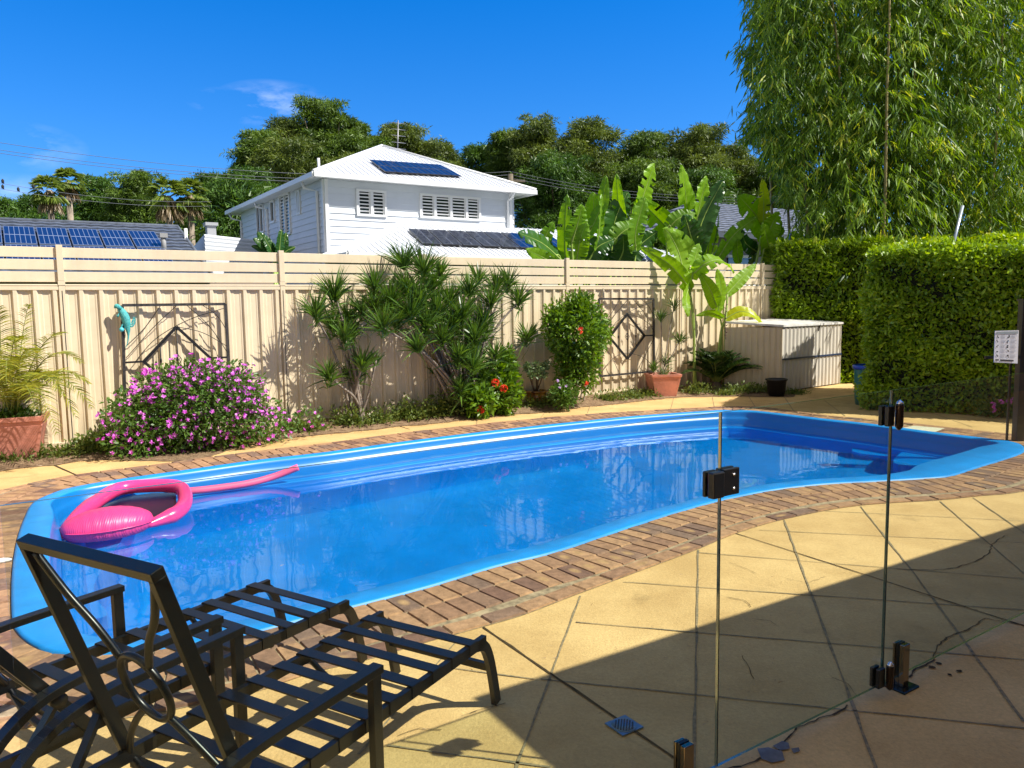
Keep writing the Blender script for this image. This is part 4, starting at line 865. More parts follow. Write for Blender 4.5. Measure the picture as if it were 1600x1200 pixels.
solar([RP(602,268,E[0],nF),RP(722,275,E[0],nF),RP(688,257,E[0],nF),RP(577,249,E[0],nF)],nF,7,2,pv2,pvd,'black solar panel in the double row on the upper roof of the white house','solar panels on the upper white roof',.0)
solar([RP(660,380,E0,nl),RP(895,390,E0,nl),RP(858,366,E0,nl),RP(637,357,E0,nl)],nl,8,2,pv2,pvd,'black solar panel in the double row on the lower roof of the white house','solar panels on the lower white roof',.0)
# neighbour at left: dark tiled hip roof
mtile=mat('slate_tile',(.105,.125,.165),.5,var=.35,nscale=5,spec=.5); mbr=mat('neighbour_brick',(.32,.25,.2),.8)
LHY=17.; LH=thing('tiled_house','low house with a dark blue-grey tiled roof behind the left end of the fence','house',(-16,20,0))
def tileroof(mb,a,b_,c,d,row=.30):
    # a,b eave; c,d ridge ends ; stepped rows of tiles with scalloped barrel shape
    a,b_,c,d=[np.array(q) for q in (a,b_,c,d)]; up=((c+d)/2-(a+b_)/2); k=max(3,int(np.linalg.norm(up)/row)); nn=nrm(np.cross(b_-a,d-a))
    if nn[2]<0: nn=-nn
    for i in range(k):
        v0,v1=i/k,(i+1)/k; p=a*(1-v0)+d*v0; q=b_*(1-v0)+c*v0; p1=a*(1-v1)+d*v1; q1=b_*(1-v1)+c*v1
        n_=max(1,int(np.linalg.norm(q-p)/.17)); vs=[]
        for j in range(n_+1):
            u=j/n_; bmp=.018*(j%2); vs+= [p*(1-u)+q*u+nn*(.045+bmp)-nn*.05,p*(1-u)+q*u+nn*(.045+bmp),p1*(1-u)+q1*u+nn*(.004+bmp)]
        mb.add(vs,[(3*j,3*j+3,3*j+4,3*j+1) for j in range(n_)]+[(3*j+1,3*j+4,3*j+5,3*j+2) for j in range(n_)])
# front face: eave at left height, ridge seen at y 347..355
r1=AY(278,355,24.0); r0_=AY(-260,340,24.0-5.6*.55); rz=r1[2]; r0_=A3(*(r1-hf*14)[:2],rz)
sl_=math.tan(math.radians(21)); dn=2.9
e0=r0_-hsd*dn*1.6-Z*dn*1.6*sl_; _b=.0
while ppx(r1-hsd*dn*1.6+hf*_b-Z*dn*1.6*sl_)[0]<(318 if True else 0): _b+=.05
e1_=r1-hsd*dn*1.6+hf*_b-Z*dn*1.6*sl_; e2_=r1+hsd*dn*1.6+hf*_b-Z*dn*1.6*sl_
print('left ridge',ppx(r1),ppx(r0_),ppx(e1_),rz)
m=MB(); tileroof(m,e0,e1_,r1,r0_); 
m.build('roof',mtile,LH); m=MB(); tileroof(m,e1_,e2_,r1,r1+(r1-r0_)*.0001); m.build('hip_end',mtile,LH)
m=MB(); m.tube([r0_,r1,e1_],.08,6); m.build('ridge_tiles',mtile,LH)
m=MB(); q=(e0+e1_)/2+hsd*.6; m.box(A3(*q[:2],1.3),hf*9,hsd*.1,Z*1.25); m.build('wall',mbr,LH)
nT=nrm(np.cross(e1_-e0,r1-e0)); nT=nT if nT[2]>0 else -nT
TP=lambda x,y:PLN(x,y,r1+nT*.14,nT)
t0,t1=TP(242,361),TP(262,390); base_=nrm(e1_-e0)
dn_=(t1-t0)-((t1-t0)@hf)*hf; dn_=nrm(dn_)*3.3/1.0; topR=t0; pw=float(np.linalg.norm(TP(242,361)-TP(0,352)))/5.05
a_=topR+dn_-hf*pw*7+hf*.0; solar([topR-hf*pw*7+dn_,topR+dn_,topR,topR-hf*pw*7],nT,7,2,pv1,pvf,'blue solar panel with white grid lines on the dark tiled roof at left','solar panels on the dark tiled roof',.0)
m=MB(); q=AY(255,368,21.5); m.tube([q-Z*.5,q],.07,8); m.box(q,hf*.1,hsd*.1,Z*.06); m.build('roof_vent',mat('vent_grey',(.3,.3,.3),.6),LH)
FU=MB(); q=AY(290,357,23); FU.tube([A3(q[0],q[1],-.02),q],.05,8); fu=FU.build('flue_pipe',mtrim); tag(fu,'thin white flue pipe rising between the tiled roof and white annex','flue pipe')
# white annex
AX=thing('white_annex','small flat-topped white corrugated annex to the left of the white house','outbuilding',(-9,24,0)); q0=AY(319,366,24.); q1=AY(376,368,25.5); qd=nrm(A3(*(q1-q0)[:2],0)); qn=A3(qd[1],-qd[0],0); 
m=MB(); L_=np.linalg.norm((q1-q0)[:2])+1; zt=q0[2]; z=0
for i in range(int(zt/.12)):
    z=i*zt/int(zt/.12); z2=z+zt/int(zt/.12); m.add([A3(*q0[:2],z),A3(*(q0+qd*L_)[:2],z),A3(*(q0+qd*L_)[:2],z2),A3(*q0[:2],z2),A3(*(q0+qn*.02)[:2],(z+z2)/2),A3(*(q0+qd*L_+qn*.02)[:2],(z+z2)/2)],[(0,1,5,4),(4,5,2,3)])
m.build('front_wall',mwh,AX); q2=AY(295,374,27.5); q2=A3(*q2[:2],zt); m=MB(); m.add([A3(*q2[:2],0),A3(*q0[:2],0),A3(*q0[:2],zt),A3(*q2[:2],q2[2]-.25)],[(0,1,2,3)]); m.add([A3(*q0[:2],zt),A3(*(q0+qd*L_)[:2],zt),A3(*(q2+qd*L_)[:2],zt-.25),A3(*q2[:2],zt-.25)],[(0,1,2,3)]); m.build('side_wall',mwh,AX)
q=AY(329,353,26); CH=MB(); CH.box(q-Z*.5,hf*.14,hsd*.14,Z*.5); CH.box(q+Z*.05,hf*.2,hsd*.2,Z*.05); CH.box(q-Z*2.6,hf*.16,hsd*.16,Z*1.6); ch=CH.build('chimney',mat('grey_render',(.35,.36,.38),.8),AX)
# grey house at right
RH=thing('grey_house','grey rendered house with a grey tiled roof behind the big banana-like leaves at right','house',(9,26,0))
g0=AY(1113,362,22.5); 
gd=hf; ez=g0[2]; ge0=A3(*g0[:2],ez); ge1=A3(*(g0+gd*9)[:2],ez); up_=hsd*3.0; gr0=ge0+gd*2.4+up_+Z*1.35; gr1=ge1+gd*3+up_+Z*1.35
print('grey ridge',ppx(gr0),ppx(ge0),ppx(ge1))
m=MB(); tileroof(m,ge0,ge1,gr1,gr0); m.build('roof',mat('grey_tile',(.20,.22,.27),.5,var=.3,nscale=5),RH); m=MB(); tileroof(m,ge0+hsd*6.0,ge0,gr0,gr0+up_*.001); m.build('hip_end',MATS['grey_tile'],RH)
m=MB(); m.bar(ge0-Z*.08,ge1-Z*.08,.1,.14); m.build('gutter',mat('dark_gutter',(.07,.08,.10),.5),RH)
m=MB(); q=ge0+gd*.5+hsd*.5; m.box(A3(*(q+gd*4)[:2],ez/2-.06),gd*4,hsd*.1,Z*(ez/2)); m.build('wall',mat('grey_render2',(.26,.27,.29),.8),RH)
m=MB(); wq=q-hsd*.13+gd*1.2; m.box(A3(*wq[:2],ez-1.1),gd*.6,hsd*.02,Z*.45); wn=m.build('window',mwin,RH); m=MB(); 
for dz in(-.45,.45): m.box(A3(*wq[:2],ez-1.1+dz),gd*.65,hsd*.05,Z*.04)
m.build('window_frame',mtrim,wn)
# power lines and pole
mcab=mat('cable',(.16,.17,.19),.6); PQ=A3(*AY(798,280,33)[:2],0)
PO=thing('power_pole','timber power pole with a crossarm seen past the right end of the white roof','power pole',PQ)
pt_=AY(798,272,33)[2]; m=MB(); m.tube([PQ,A3(PQ[0],PQ[1],pt_)],[.16,.11],8); m.build('pole',mat('pole_timber',(.16,.13,.09),.9,var=.3),PO)
m=MB(); m.bar(A3(PQ[0]-.45,PQ[1],pt_-.25),A3(PQ[0]+.6,PQ[1]+.3,pt_-.25),.08,.1); m.build('crossarm',MATS['pole_timber'],PO)
def cable(label,p,q,sag,birds=()):
    m=MB(); pts=[p*(1-t)+q*t-Z*sag*4*t*(1-t) for t in np.linspace(0,1,40)]; m.tube(pts,.008,4); o=m.build('power_line',mcab); tag(o,label,'power line'); return pts
for i,(ya,yb,w_) in enumerate(((213,262,'highest'),(226,267,'middle'),(231,272,'lowest'))):
    l_=AY(-200,ya-25,26); r_=AY(798,268+i*5,33); cable(f'{w_} of three power lines slanting from the left sky to the pole',l_,r_,.75)
    cable(f'{w_} of three power lines running right from the pole',r_,AY(1330,300+i*4,31),.55)
for i,(ya,yb,w_) in enumerate(((280,300,'upper'),(289,307,'lower'))):
    pts=cable(f'{w_} of two low power lines with birds, far left',AY(-60,ya-5,30),AY(330,yb+15,40),.3)
    for k_,xx in enumerate((5,49) if i==0 else (8,29)):
        b_=MB(); j=min(range(len(pts)),key=lambda j:abs(ppx(pts[j])[0]-xx)); c=pts[j]+Z*.07; b_.tube([c-Z*.06+A3(.05,0,0),c-Z*.02,c+Z*.05,c+Z*.09,c+Z*.12],[.01,.05,.055,.035,.01],8); bo_=b_.build('bird',mat('bird_dark',(.02,.02,.02),.8)); tag(bo_,f'small dark bird perched on the {w_} left power line, {"left" if k_==0 else "right"} of the pair','bird',group='birds on the power lines')
# ------------------------------------------------------------------ far trees
mgum=[leafmat('gum_leaves',(.025,.060,.010),(.17,.27,.034),.22,.5),leafmat('olive_leaves',(.035,.065,.012),(.20,.26,.042),.22,.5),leafmat('deep_green_leaves',(.02,.06,.010),(.12,.23,.028),.2,.45)]
mbark=mat('gum_bark',(.34,.28,.21),.85,var=.35,nscale=3); mbark2=mat('brown_bark',(.14,.10,.07),.9,var=.3,nscale=5)
def tree(label,cx,top,wpx_,Y,kind=0,dens=1.,low=None,name='gum_tree',cat='tree'):
    tp=AY(cx,top,Y); w_=wpx_/1202*Y; zt=tp[2]; zb=low if low is not None else max(2.0,zt-w_*1.35); base_=A3(tp[0],tp[1]+w_*.2,0)
    T=thing(name,label,cat,base_)
    hgt=zt-zb; cl=[]; lobes=[(A3(base_[0]+random.uniform(-.08,.08)*w_,base_[1],zt-w_*.22),w_*.30),(A3(base_[0],base_[1],zt-hgt*.5),w_*.36)]
    nl_=random.randint(7,9)
    for i in range(nl_):
        a=2*math.pi*i/nl_+random.uniform(-.3,.3); rl=random.uniform(.20,.31)*w_; zz=zt-hgt*random.uniform(.26,.80); rr_=w_*.5-rl*random.uniform(.8,1.05)
        lobes.append((A3(base_[0]+math.cos(a)*rr_,base_[1]+math.sin(a)*rr_*.7,zz),rl))
    for lc,rl in lobes:
        kk=int(16+rl*rl*15*dens)
        for _ in range(kk):
            d=rdir(1,.25)[0]; r_=random.uniform(.32,.62)*(.6+rl*.22); cl.append((lc+d*A3(1,1,.8)*rl*random.uniform(.45,1.22),r_*random.choice((.6,.8,1,1))))
    for _ in range(3 if kind<2 else 0): # wispy tufts that break the outline
        d=rdir(1,.9)[0]; lc,rl=random.choice(lobes); cl.append((lc+d*rl*1.45,.42))
    cl=[(A3(c[0],c[1],min(c[2],zt-r_*.3)),r_) for c,r_ in cl]
    Ps=[];Ds=[];Tn=[]
    for c,r_ in cl:
        n_=int(300*(r_/.6)**1.8)+40; d=rdir(n_,.35); rad=r_*np.clip(RS.normal(.8,.32,size=(n_,1)),.1,1.7); p=c+d*rad*np.array([1.2,1.2,.62]); Ps.append(p); Ds.append(d+rdir(n_)*.9+np.array([0,0,-.1])); Tn.append(np.clip(RS.normal(random.uniform(.25,.75),.18,n_),0,1))
    P_=np.concatenate(Ps);D_=np.concatenate(Ds); s_=Y/50
    leafobj('crown',[blades(P_,D_,RS.uniform(.16,.29,len(P_))*s_,RS.uniform(.11,.19,len(P_))*s_,.2,1,tone=np.concatenate(Tn))],mgum[kind],T)
    m=MB(); fork=A3(base_[0],base_[1],zb*.75+zt*.1); m.tube([base_,(base_+fork)/2+A3(.2,0,0),fork],[w_*.035+.12,w_*.03+.09,w_*.022+.07],7)
    for c,r_ in random.sample(cl,min(len(cl),16)): m.tube(smooth([fork,(fork+c)/2+A3(random.uniform(-.4,.4),0,-.3),c],3,False),[.10,.09,.08,.07,.06,.04,.03][:7],5)
    m.build('trunk',mbark if kind<2 else mbark2,T); return T
TR=[('low dark bushy tree at the far left edge behind the panelled roof',-5,312,120,60,2),('rounded bushy tree behind the left palms',62,305,80,62,2),('round leafy tree just right of the two left palms',142,276,82,54,2),('tall rounded tree left of the twin shaggy palms',203,267,92,52,0),
('leafy tree between the twin palms and the tall gums',335,272,86,56,2),('gum tree whose crown starts the tall group behind the house, leftmost of it',395,203,92,50,0),('low spreading tree below the tall gums, left of the white house',372,262,110,44,2),('second gum of the tall group behind the house',440,182,90,52,1),('tallest gum rising behind the left side of the white roof',497,154,112,52,0),('gum above the left slope of the white roof',553,188,92,54,0),
('gum right behind the television aerial',622,192,96,56,1),('lower gum right of the aerial',690,220,96,56,1),('small dark tree above the right end of the white roof',750,228,84,54,2),('slender-topped gum with a wispy crown right of the white house',790,206,56,52,0),('wide gum with the highest crown right of the white house',846,180,112,50,1),('broad gum above the left banana-like leaves',922,186,118,50,1),
('gum above the middle banana-like leaves',1010,205,106,51,0),('broad gum left of the bamboo',1085,197,128,50,1),('gum partly behind the left edge of the bamboo',1150,224,92,50,1),('tree seen through the bamboo edge',1215,255,92,48,0),('dark tree deep behind the bamboo',1320,262,130,50,2)]
for l_,cx,top,w_,Y,kd in TR: tree(l_,cx,top,w_,Y,kd)
for cx,top,w_,l_ in ((282,322,110,'low bushy tree filling the gap beneath the twin shaggy palms'),(452,215,150,'broad lower tree filling in beneath the tallest gums'),(560,235,150,'broad lower tree directly above the white roof hip'),(665,250,150,'low tree filling behind the aerial'),(880,240,170,'dense lower tree behind the left banana-like leaves'),(1000,250,170,'dense lower tree behind the middle banana-like leaves'),(1110,265,150,'dense lower tree behind the grey house')):
    tree(l_,cx,top,w_,47,random.choice((0,1,2)),1.0,low=.8)
# understory mass
pts=[];
for i in range(420):
    x=random.uniform(-200,1800); Y=random.uniform(40,62); q=AY(x,400,Y); z=random.uniform(.5,6.0+2*math.sin(x*.02)); pts.append((A3(q[0],q[1],z),random.uniform(.9,1.9)))
Ps=[];Ds=[]
for c,r_ in pts: d=rdir(190,.2); Ps.append(c+d*r_*RS.uniform(.5,1.1,(190,1))); Ds.append(d+rdir(190)*.8)
P_=np.concatenate(Ps); D_=np.concatenate(Ds); us=leafobj('distant_undergrowth',[blades(P_,D_,RS.uniform(.25,.5,len(P_)),RS.uniform(.13,.24,len(P_)),.1,1)],mgum[2]); tag(us,kind='stuff')
# palms in the distance
mpf=leafmat('palm_fronds',(.06,.11,.015),(.24,.31,.05),.3); mdead=mat('dead_fronds',(.33,.24,.15),.9,var=.3,nscale=4)
def fanpalm(label,cx,cy,Y,s=1.,tb=385):
    c=AY(cx,cy,Y); T=thing('fan_palm',label,'palm tree',(c[0],c[1],0)); m=MB(); m.tube([A3(c[0],c[1],0),c],[.22,.16],8); m.build('trunk',mbark,T)
    n_=46; Ps=[];Ds=[];L_=[]
    for i in range(n_):
        d=rdir(1,.35)[0]; d[2]=max(d[2],-.5); st=c+d*.75*s
        m_=13
        sdv=nrm(np.cross(d,Z)+1e-3); upv=np.cross(sdv,d)
        for j in range(m_):
            a=(j-m_/2)/m_*2.4; Ps.append(st); Ds.append(d*math.cos(a)+sdv*math.sin(a)+A3(0,0,-.15)); L_.append(.75*s)
    leafobj('fronds',[blades(np.array(Ps),np.array(Ds),np.array(L_),.13*s,.35,2)],mpf,T)
    Ps=[];Ds=[]
    for i in range(150):
        a=random.uniform(0,6.28); Ps.append(c+A3(math.cos(a)*.2,math.sin(a)*.2,random.uniform(-.6,-.1)*s)); Ds.append(A3(math.cos(a)*.55,math.sin(a)*.55,-1))
    m2=leafmat('dead_skirt',(.16,.11,.06),(.36,.27,.16),.1) if 'dead_skirt' not in MATS else MATS['dead_skirt']
    leafobj('dead_skirt',[blades(np.array(Ps),np.array(Ds),1.25*s,.12*s,.1,2)],m2,T)
fanpalm('shaggy fan palm at the far left, lower of the neighbouring pair',77,297,44,.78); fanpalm('taller pale fan palm just right of the far-left palm',106,284,46,.72)
fanpalm('left of the twin shaggy palms with brown skirts',263,306,42,.85); fanpalm('right of the twin shaggy palms with brown skirts',296,304,43,.8)
#@@PLANTS
mdra=leafmat('dracaena_leaves',(.014,.050,.008),(.13,.24,.03),.22,.35); mstem=mat('pale_stem',(.28,.23,.18),.85,var=.4,nscale=14,bump=.6,bscale=80)
def rosette(c,d,L_,n_,w_=.02,droop=.25,spread=1.0):
    d=nrm(d); D=rdir(n_)*spread*.8+d*RS.uniform(.1,.8,(n_,1)); D[:,2]+=.55
    P_=np.repeat(np.array(c)[None],n_,0)+D*.01+d*RS.uniform(-.09,.03,(n_,1))
    return blades(P_,D,L_*RS.uniform(.7,1.1,n_),w_,droop*RS.uniform(.2,1.4,n_),3,taper=2,rnd=.8,tone=np.clip(RS.normal(.5,.22,n_),0,1))
def dracaena(label,bases,heads,L_=.42,n_=75,stem=.02,w_=.022):
    bp_=[GO(*b)+A3(0,0,.03) for b in bases]; T=thing('dracaena',label,'plant',sum(bp_)/len(bp_)); bt=[];
    for i,(x,y,o,sc) in enumerate(heads):
        c=FP(x,y,o); b_=bp_[i%len(bp_)]+A3(random.uniform(-.08,.08),random.uniform(-.05,.05),0); 
        mid=b_*.55+c*.45; mid[2]=c[2]*.42+random.uniform(-.05,.1); mid[:2]=b_[:2]*.72+c[:2]*.28
        m2_=b_*.2+c*.8; m2_[2]=c[2]*.78+.0; m2_[:2]=b_[:2]*.35+c[:2]*.65
        m=MB(); pts=smooth([b_,mid,m2_,c],5,False); m.tube(pts,[stem*(1.15-.5*k/len(pts)) for k in range(len(pts))],7); m.build('stem',mstem,T)
        d=nrm(nrm(c-m2_)*.5+Z*.8); bt.append(rosette(c,d,L_*sc,int(n_*sc),w_))
        if random.random()<.8: # dead collar below the head
            bt.append(rosette(c-d*.1,-d*.3+A3(0,0,.4),L_*sc*.8,int(n_*.25),w_,.6))
    for _ in range(int(len(heads)*.8)):
        b_=bp_[0]+A3(random.uniform(-.22,.3),random.uniform(-.08,.08),0)*(1 if len(heads)>10 else .3); c=b_+A3(random.uniform(-.35,.35),random.uniform(-.1,.1),0)*.8+Z*random.uniform(.6,1.3)
        m=MB(); m.tube(smooth([b_,(b_+c)/2+A3(random.uniform(-.04,.04),0,0),c],4,False),[stem*.8]*9,6); m.build('stem',mstem,T)
        bt.append(rosette(c,Z,L_*.6,int(n_*.35),w_*.9,.5))
    leafobj('leaves',bt,mdra,T); return T
dracaena('multi-stemmed dracaena with six spiky heads left of the big dracaena clump',[(530,657),(524,658),(536,656)],[(523,462,.35,1.15),(493,492,.45,1.0),(538,528,.5,.8),(519,512,.3,.9),(566,572,.5,.95),(514,588,.5,.8),(548,520,.35,.8),(545,500,.25,.8)],.43,85,.02,.025)
dracaena('large dense dracaena clump of many spiky heads rising above the fence top',[(694,645),(700,646),(690,644),(706,644),(685,643)],
 [(630,413,.3,1.0),(661,424,.35,1.15),(641,492,.6,1.1),(598,512,.7,.95),(587,482,.45,.95),(584,448,.35,.9),(722,495,.6,1.0),(690,530,.7,.95),(676,452,.35,1.0),(687,430,.25,.8),(733,456,.4,.9),(742,530,.6,1.1),(768,474,.5,1.0),(776,450,.35,.9),(794,444,.35,.85),(811,470,.4,.85),(739,573,.7,1.05),(774,556,.6,.8),(653,544,.7,.9),(618,506,.55,1.0),(716,560,.7,.9),(756,504,.5,1.0),(636,455,.4,1.1),(610,472,.45,1.0),(702,472,.4,1.0),(564,486,.4,.75),(731,612,.5,.8),(655,470,.5,1.0),(666,508,.6,1.0),(706,508,.55,1.0),(748,438,.25,.8),(682,490,.5,1.0),(720,610,.6,.7),(823,530,.35,.85),(754,590,.5,.7)],.46,88,.02,.025)
def leafcloud(c,rx,ry,rz,n_,L_,w_,shell=.55,up=.25,lo=-1.,lump=0.,tw=None):
    d=rdir(n_); d[:,2]=np.maximum(d[:,2],lo); rr_=RS.uniform(shell,1.05,n_)
    if lump:
        k=RS.normal(size=(14,3)); k/=np.linalg.norm(k,axis=1,keepdims=True); rr_*=1+lump*(np.max(d@k.T,axis=1)-.75)*2
    P_=np.array(c)[None]+d*rr_[:,None]*np.array([rx,ry,rz]); 
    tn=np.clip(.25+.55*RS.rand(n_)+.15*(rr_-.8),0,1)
    return blades(P_,d*.7+rdir(n_)*.8+np.array([0,0,up]),L_*RS.uniform(.6,1.2,n_),w_*RS.uniform(.7,1.2,n_),.15,2,tone=tn),P_,d
def blossom(Ps,Ns,r,seg=5):
    B=[];D=[]
    for p,n_ in zip(Ps,Ns):
        n_=nrm(n_); a=nrm(np.cross(n_,A3(.3,.2,.9))); b_=np.cross(n_,a); t0=random.uniform(0,6)
        for k in range(seg):
            t=t0+2*math.pi*k/seg; B.append(p+n_*.005); D.append(a*math.cos(t)+b_*math.sin(t)+n_*.25)
    return blades(np.array(B),np.array(D),r,r*.85,.0,2)
mshr=leafmat('glossy_shrub_leaves',(.018,.07,.006),(.19,.33,.025),.25,.35); mper=leafmat('bush_leaves',(.018,.07,.010),(.14,.25,.035),.25,.45)
mflo=leafmat('magenta_petals',(.62,.07,.58),(.86,.30,.80),.25,.5); mred=leafmat('red_petals',(.6,.03,.008),(.85,.12,.03),.15,.5)
# round shrub
c=FP(899,522,.55); SB=thing('round_shrub','round glossy green shrub with a few red blossoms left of the right-hand wall art','shrub',G(897,632)); 
r1_,_,_=leafcloud(c,.44,.38,.50,4200,.085,.035,.35,.3,lump=.5); r2_,_,_=leafcloud(c-Z*.50+FD*.02,.36,.32,.40,2200,.08,.034,.3,.3,lump=.2); r3_,_,_=leafcloud(c+Z*.42+FD*.07,.26,.22,.24,800,.085,.034,.2,.4); r4_,_,_=leafcloud(FP(866,500,.5),.2,.2,.28,700,.085,.034,.2,.3);r5_,_,_=leafcloud(FP(936,520,.5),.2,.2,.3,700,.085,.034,.2,.3)
leafobj('leaves',[r1_,r2_,r3_,r4_,r5_],mshr,SB)
for k in range(6):
    m=MB(); b_=G(890+k*4,632); m.tube(smooth([b_,b_+Z*.4+FD*(k-2.5)*.04,c+FD*(k-2.5)*.1],3,False),[.014]*4+[.01]*3,6); m.build('stem',mstem,SB)
fp_=[FP(x,y,1.0) for x,y in ((906,516),(914,598))]; m_b=[p+rdir(1)[0]*.03 for p in fp_ for _ in range(3)]; leafobj('blossoms',[blossom(m_b,[FN+rdir(1)[0]*.5 for _ in m_b],.035)],mred,SB)
# red ixora
IX=thing('red_flowered_shrub','low shrub with three round red-orange flower heads at the foot of the big dracaena','shrub',G(768,640)); a,_,_=leafcloud(FP(776,612,.45),.36,.22,.38,2200,.10,.042,.25,.3,lump=.25); b_,_,_=leafcloud(FP(748,628,.6),.22,.2,.24,900,.10,.042,.2,.3); c_,_,_=leafcloud(FP(790,570,.4),.16,.16,.3,500,.10,.042,.2,.3); leafobj('leaves',[a,b_,c_],mshr,IX)
for x,y in ((774,598),(787,607),(751,640)):
    q=FP(x,y,.72); hp_=[]; hn=[]
    for _ in range(34): d=rdir(1)[0]; hp_.append(q+d*.045); hn.append(d)
    leafobj('flower_head',[blossom(hp_,hn,.022,4)],mred,IX)
# periwinkle
PW=thing('flowering_bush','wide green bush covered in small magenta flowers below the left wall art','bush',G(310,712)); bt=[];fpn=[];fnn=[]
for x,y,rx,rz,n_ in ((305,640,.78,.50,5000),(250,665,.6,.36,2200),(365,655,.5,.38,2200),(300,605,.5,.28,1500),(350,600,.4,.25,900),(215,680,.35,.25,900),(420,662,.25,.24,450),(200,640,.2,.25,350),(478,655,.2,.14,160)):
    b_,P_,d=leafcloud(FP(x,y,.62),rx,.42,rz,n_,.060,.028,.5,.3,lump=.3); bt.append(b_); s_=RS.choice(len(P_),int(n_*.075),replace=False)
    for k in s_:
        if d[k]@FN>-.25 : fpn.append(P_[k]+d[k]*.03+Z*.02); fnn.append(d[k]*.5+FN*.4+Z*.4+rdir(1)[0]*.3)
leafobj('leaves',bt,mper,PW); leafobj('blossoms',[blossom(fpn,fnn,.031)],mflo,PW)
SPR=[];
for k in range(26):
    x=random.uniform(205,430); q=FP(x,random.uniform(570,600)+abs(x-310)*.12,.6+random.uniform(-.2,.2)); SPR.append((q-Z*.25,q))

fp_=[];fn_=[];lp=[]
for a,b_ in SPR:
    for _ in range(5): fp_.append(b_+rdir(1)[0]*.035); fn_.append(FN*.6+Z*.3+rdir(1)[0]*.4)
leafobj('top_blossoms',[blossom(fp_,fn_,.031)],mflo,PW)
PW2=thing('flowering_bush','small clump of pink flowers beside the black post at the right edge','bush',G(1572,652)); q=G(1572,652)+Z*.12+A3(0,.1,0)
b_,P_,d=leafcloud(q,.38,.3,.16,1500,.07,.02,.3,.5); b2_,_,_=leafcloud(q+A3(.1,.1,.1),.25,.25,.16,600,.07,.02,.3,.5); leafobj('leaves',[b_,b2_],mper,PW2); hp_=[];hn=[]
for x,y in ((1552,632),(1564,628),(1577,627),(1586,624),(1553,640),(1598,636),(1590,632)):
    c_=AY(x,y,q[1]-.2)
    for _ in range(9): d=rdir(1)[0]; hp_.append(c_+d*.025); hn.append(d+A3(0,-.6,.3))
leafobj('blossoms',[blossom(hp_,hn,.02)],mflo,PW2)
PW3=thing('flowering_bush','thin pale-flowered periwinkle at the foot of the round shrub','bush',G(878,634)); b_,P_,d=leafcloud(FP(880,617,.75),.22,.2,.22,1300,.06,.026,.2,.3); leafobj('leaves',[b_],mper,PW3); leafobj('blossoms',[blossom([FP(871,595,.95),FP(884,603,.95),FP(874,606,.95)],[FN+Z*.4]*3,.028)],leafmat('lilac_petals',(.5,.3,.62),(.6,.42,.7),.2),PW3)
# ground cover
GC=[]
for x,y,rx,rz,n_ in ((445,665,.3,.14,350),(520,655,.35,.15,420),(545,650,.3,.2,420),(720,640,.3,.16,300),(790,632,.25,.14,220),(815,630,.2,.16,200),(860,630,.25,.12,220),(930,625,.35,.13,330),(965,622,.35,.14,330),(1000,620,.3,.12,260),(1085,617,.35,.16,380),(1160,615,.35,.14,330),(1190,614,.3,.12,250),(570,640,.3,.26,500),(610,640,.3,.22,500),(640,640,.25,.3,500),(668,640,.2,.3,400),(130,690,.3,.16,500),(160,700,.35,.2,700),(150,672,.2,.18,300),(500,655,.3,.22,600),(555,640,.2,.2,350),(600,648,.3,.14,400),(645,640,.3,.2,500),(670,628,.2,.2,300),(805,628,.1,.08,80),(960,622,.3,.07,260),(985,618,.25,.08,260),(1008,620,.2,.06,150),(930,626,.2,.08,200),(1150,610,.3,.1,400),(1245,616,.25,.05,150),(450,672,.2,.1,200),(1135,618,.3,.07,240),(1080,612,.2,.1,250),(60,712,.15,.12,160),(15,722,.3,.1,260),(95,712,.3,.10,330),(480,668,.2,.1,160)):
    b_,_,_=leafcloud(GO(x,y,.3)+Z*rz*.5,rx,rx*.6,rz,n_,.06,.026,.1,.6,lo=-.2); GC.append(b_)
for _ in range(500):
    pass
gp_=[];gd_=[]
for x,y,r_,n_ in ((1155,613,.35,220),(1185,612,.25,120),(1225,617,.3,120),(970,622,.3,100),(1130,614,.3,100),(20,722,.4,120),(60,716,.2,60),(110,712,.3,80)):
    c_=GO(x,y,.25)
    for _ in range(n_): gp_.append(c_+A3(random.gauss(0,r_*.6),random.gauss(0,r_*.25),0)); gd_.append(A3(random.gauss(0,.35),random.gauss(0,.35),1))
GC.append(blades(np.array(gp_),np.array(gd_),RS.uniform(.1,.28,len(gp_)),.007,.3,2))
gco=leafobj('ground_cover',GC,leafmat('weed_leaves',(.04,.09,.015),(.20,.24,.05),.25),None); tag(gco,kind='stuff')
LIT=[];LD=[]
for _ in range(3400):
    x=random.uniform(60,1230); q=fpos(fs(G(x,650))+random.uniform(-.3,.3),random.uniform(.1,.75),.012); LIT.append(q); LD.append(A3(random.gauss(0,1),random.gauss(0,1),random.uniform(0,.15)))
for _ in range(170):
    q=G(random.uniform(430,1600),random.uniform(790,1190),.006); LIT.append(q); LD.append(A3(random.gauss(0,1),random.gauss(0,1),.05))
lt=leafobj('leaf_litter',[blades(np.array(LIT),np.array(LD),np.where(np.arange(len(LIT))<3400,RS.uniform(.02,.09,len(LIT)),RS.uniform(.006,.03,len(LIT))),.007,.0,1)],leafmat('dry_litter',(.20,.10,.05),(.50,.36,.22),.05)); tag(lt,kind='stuff')
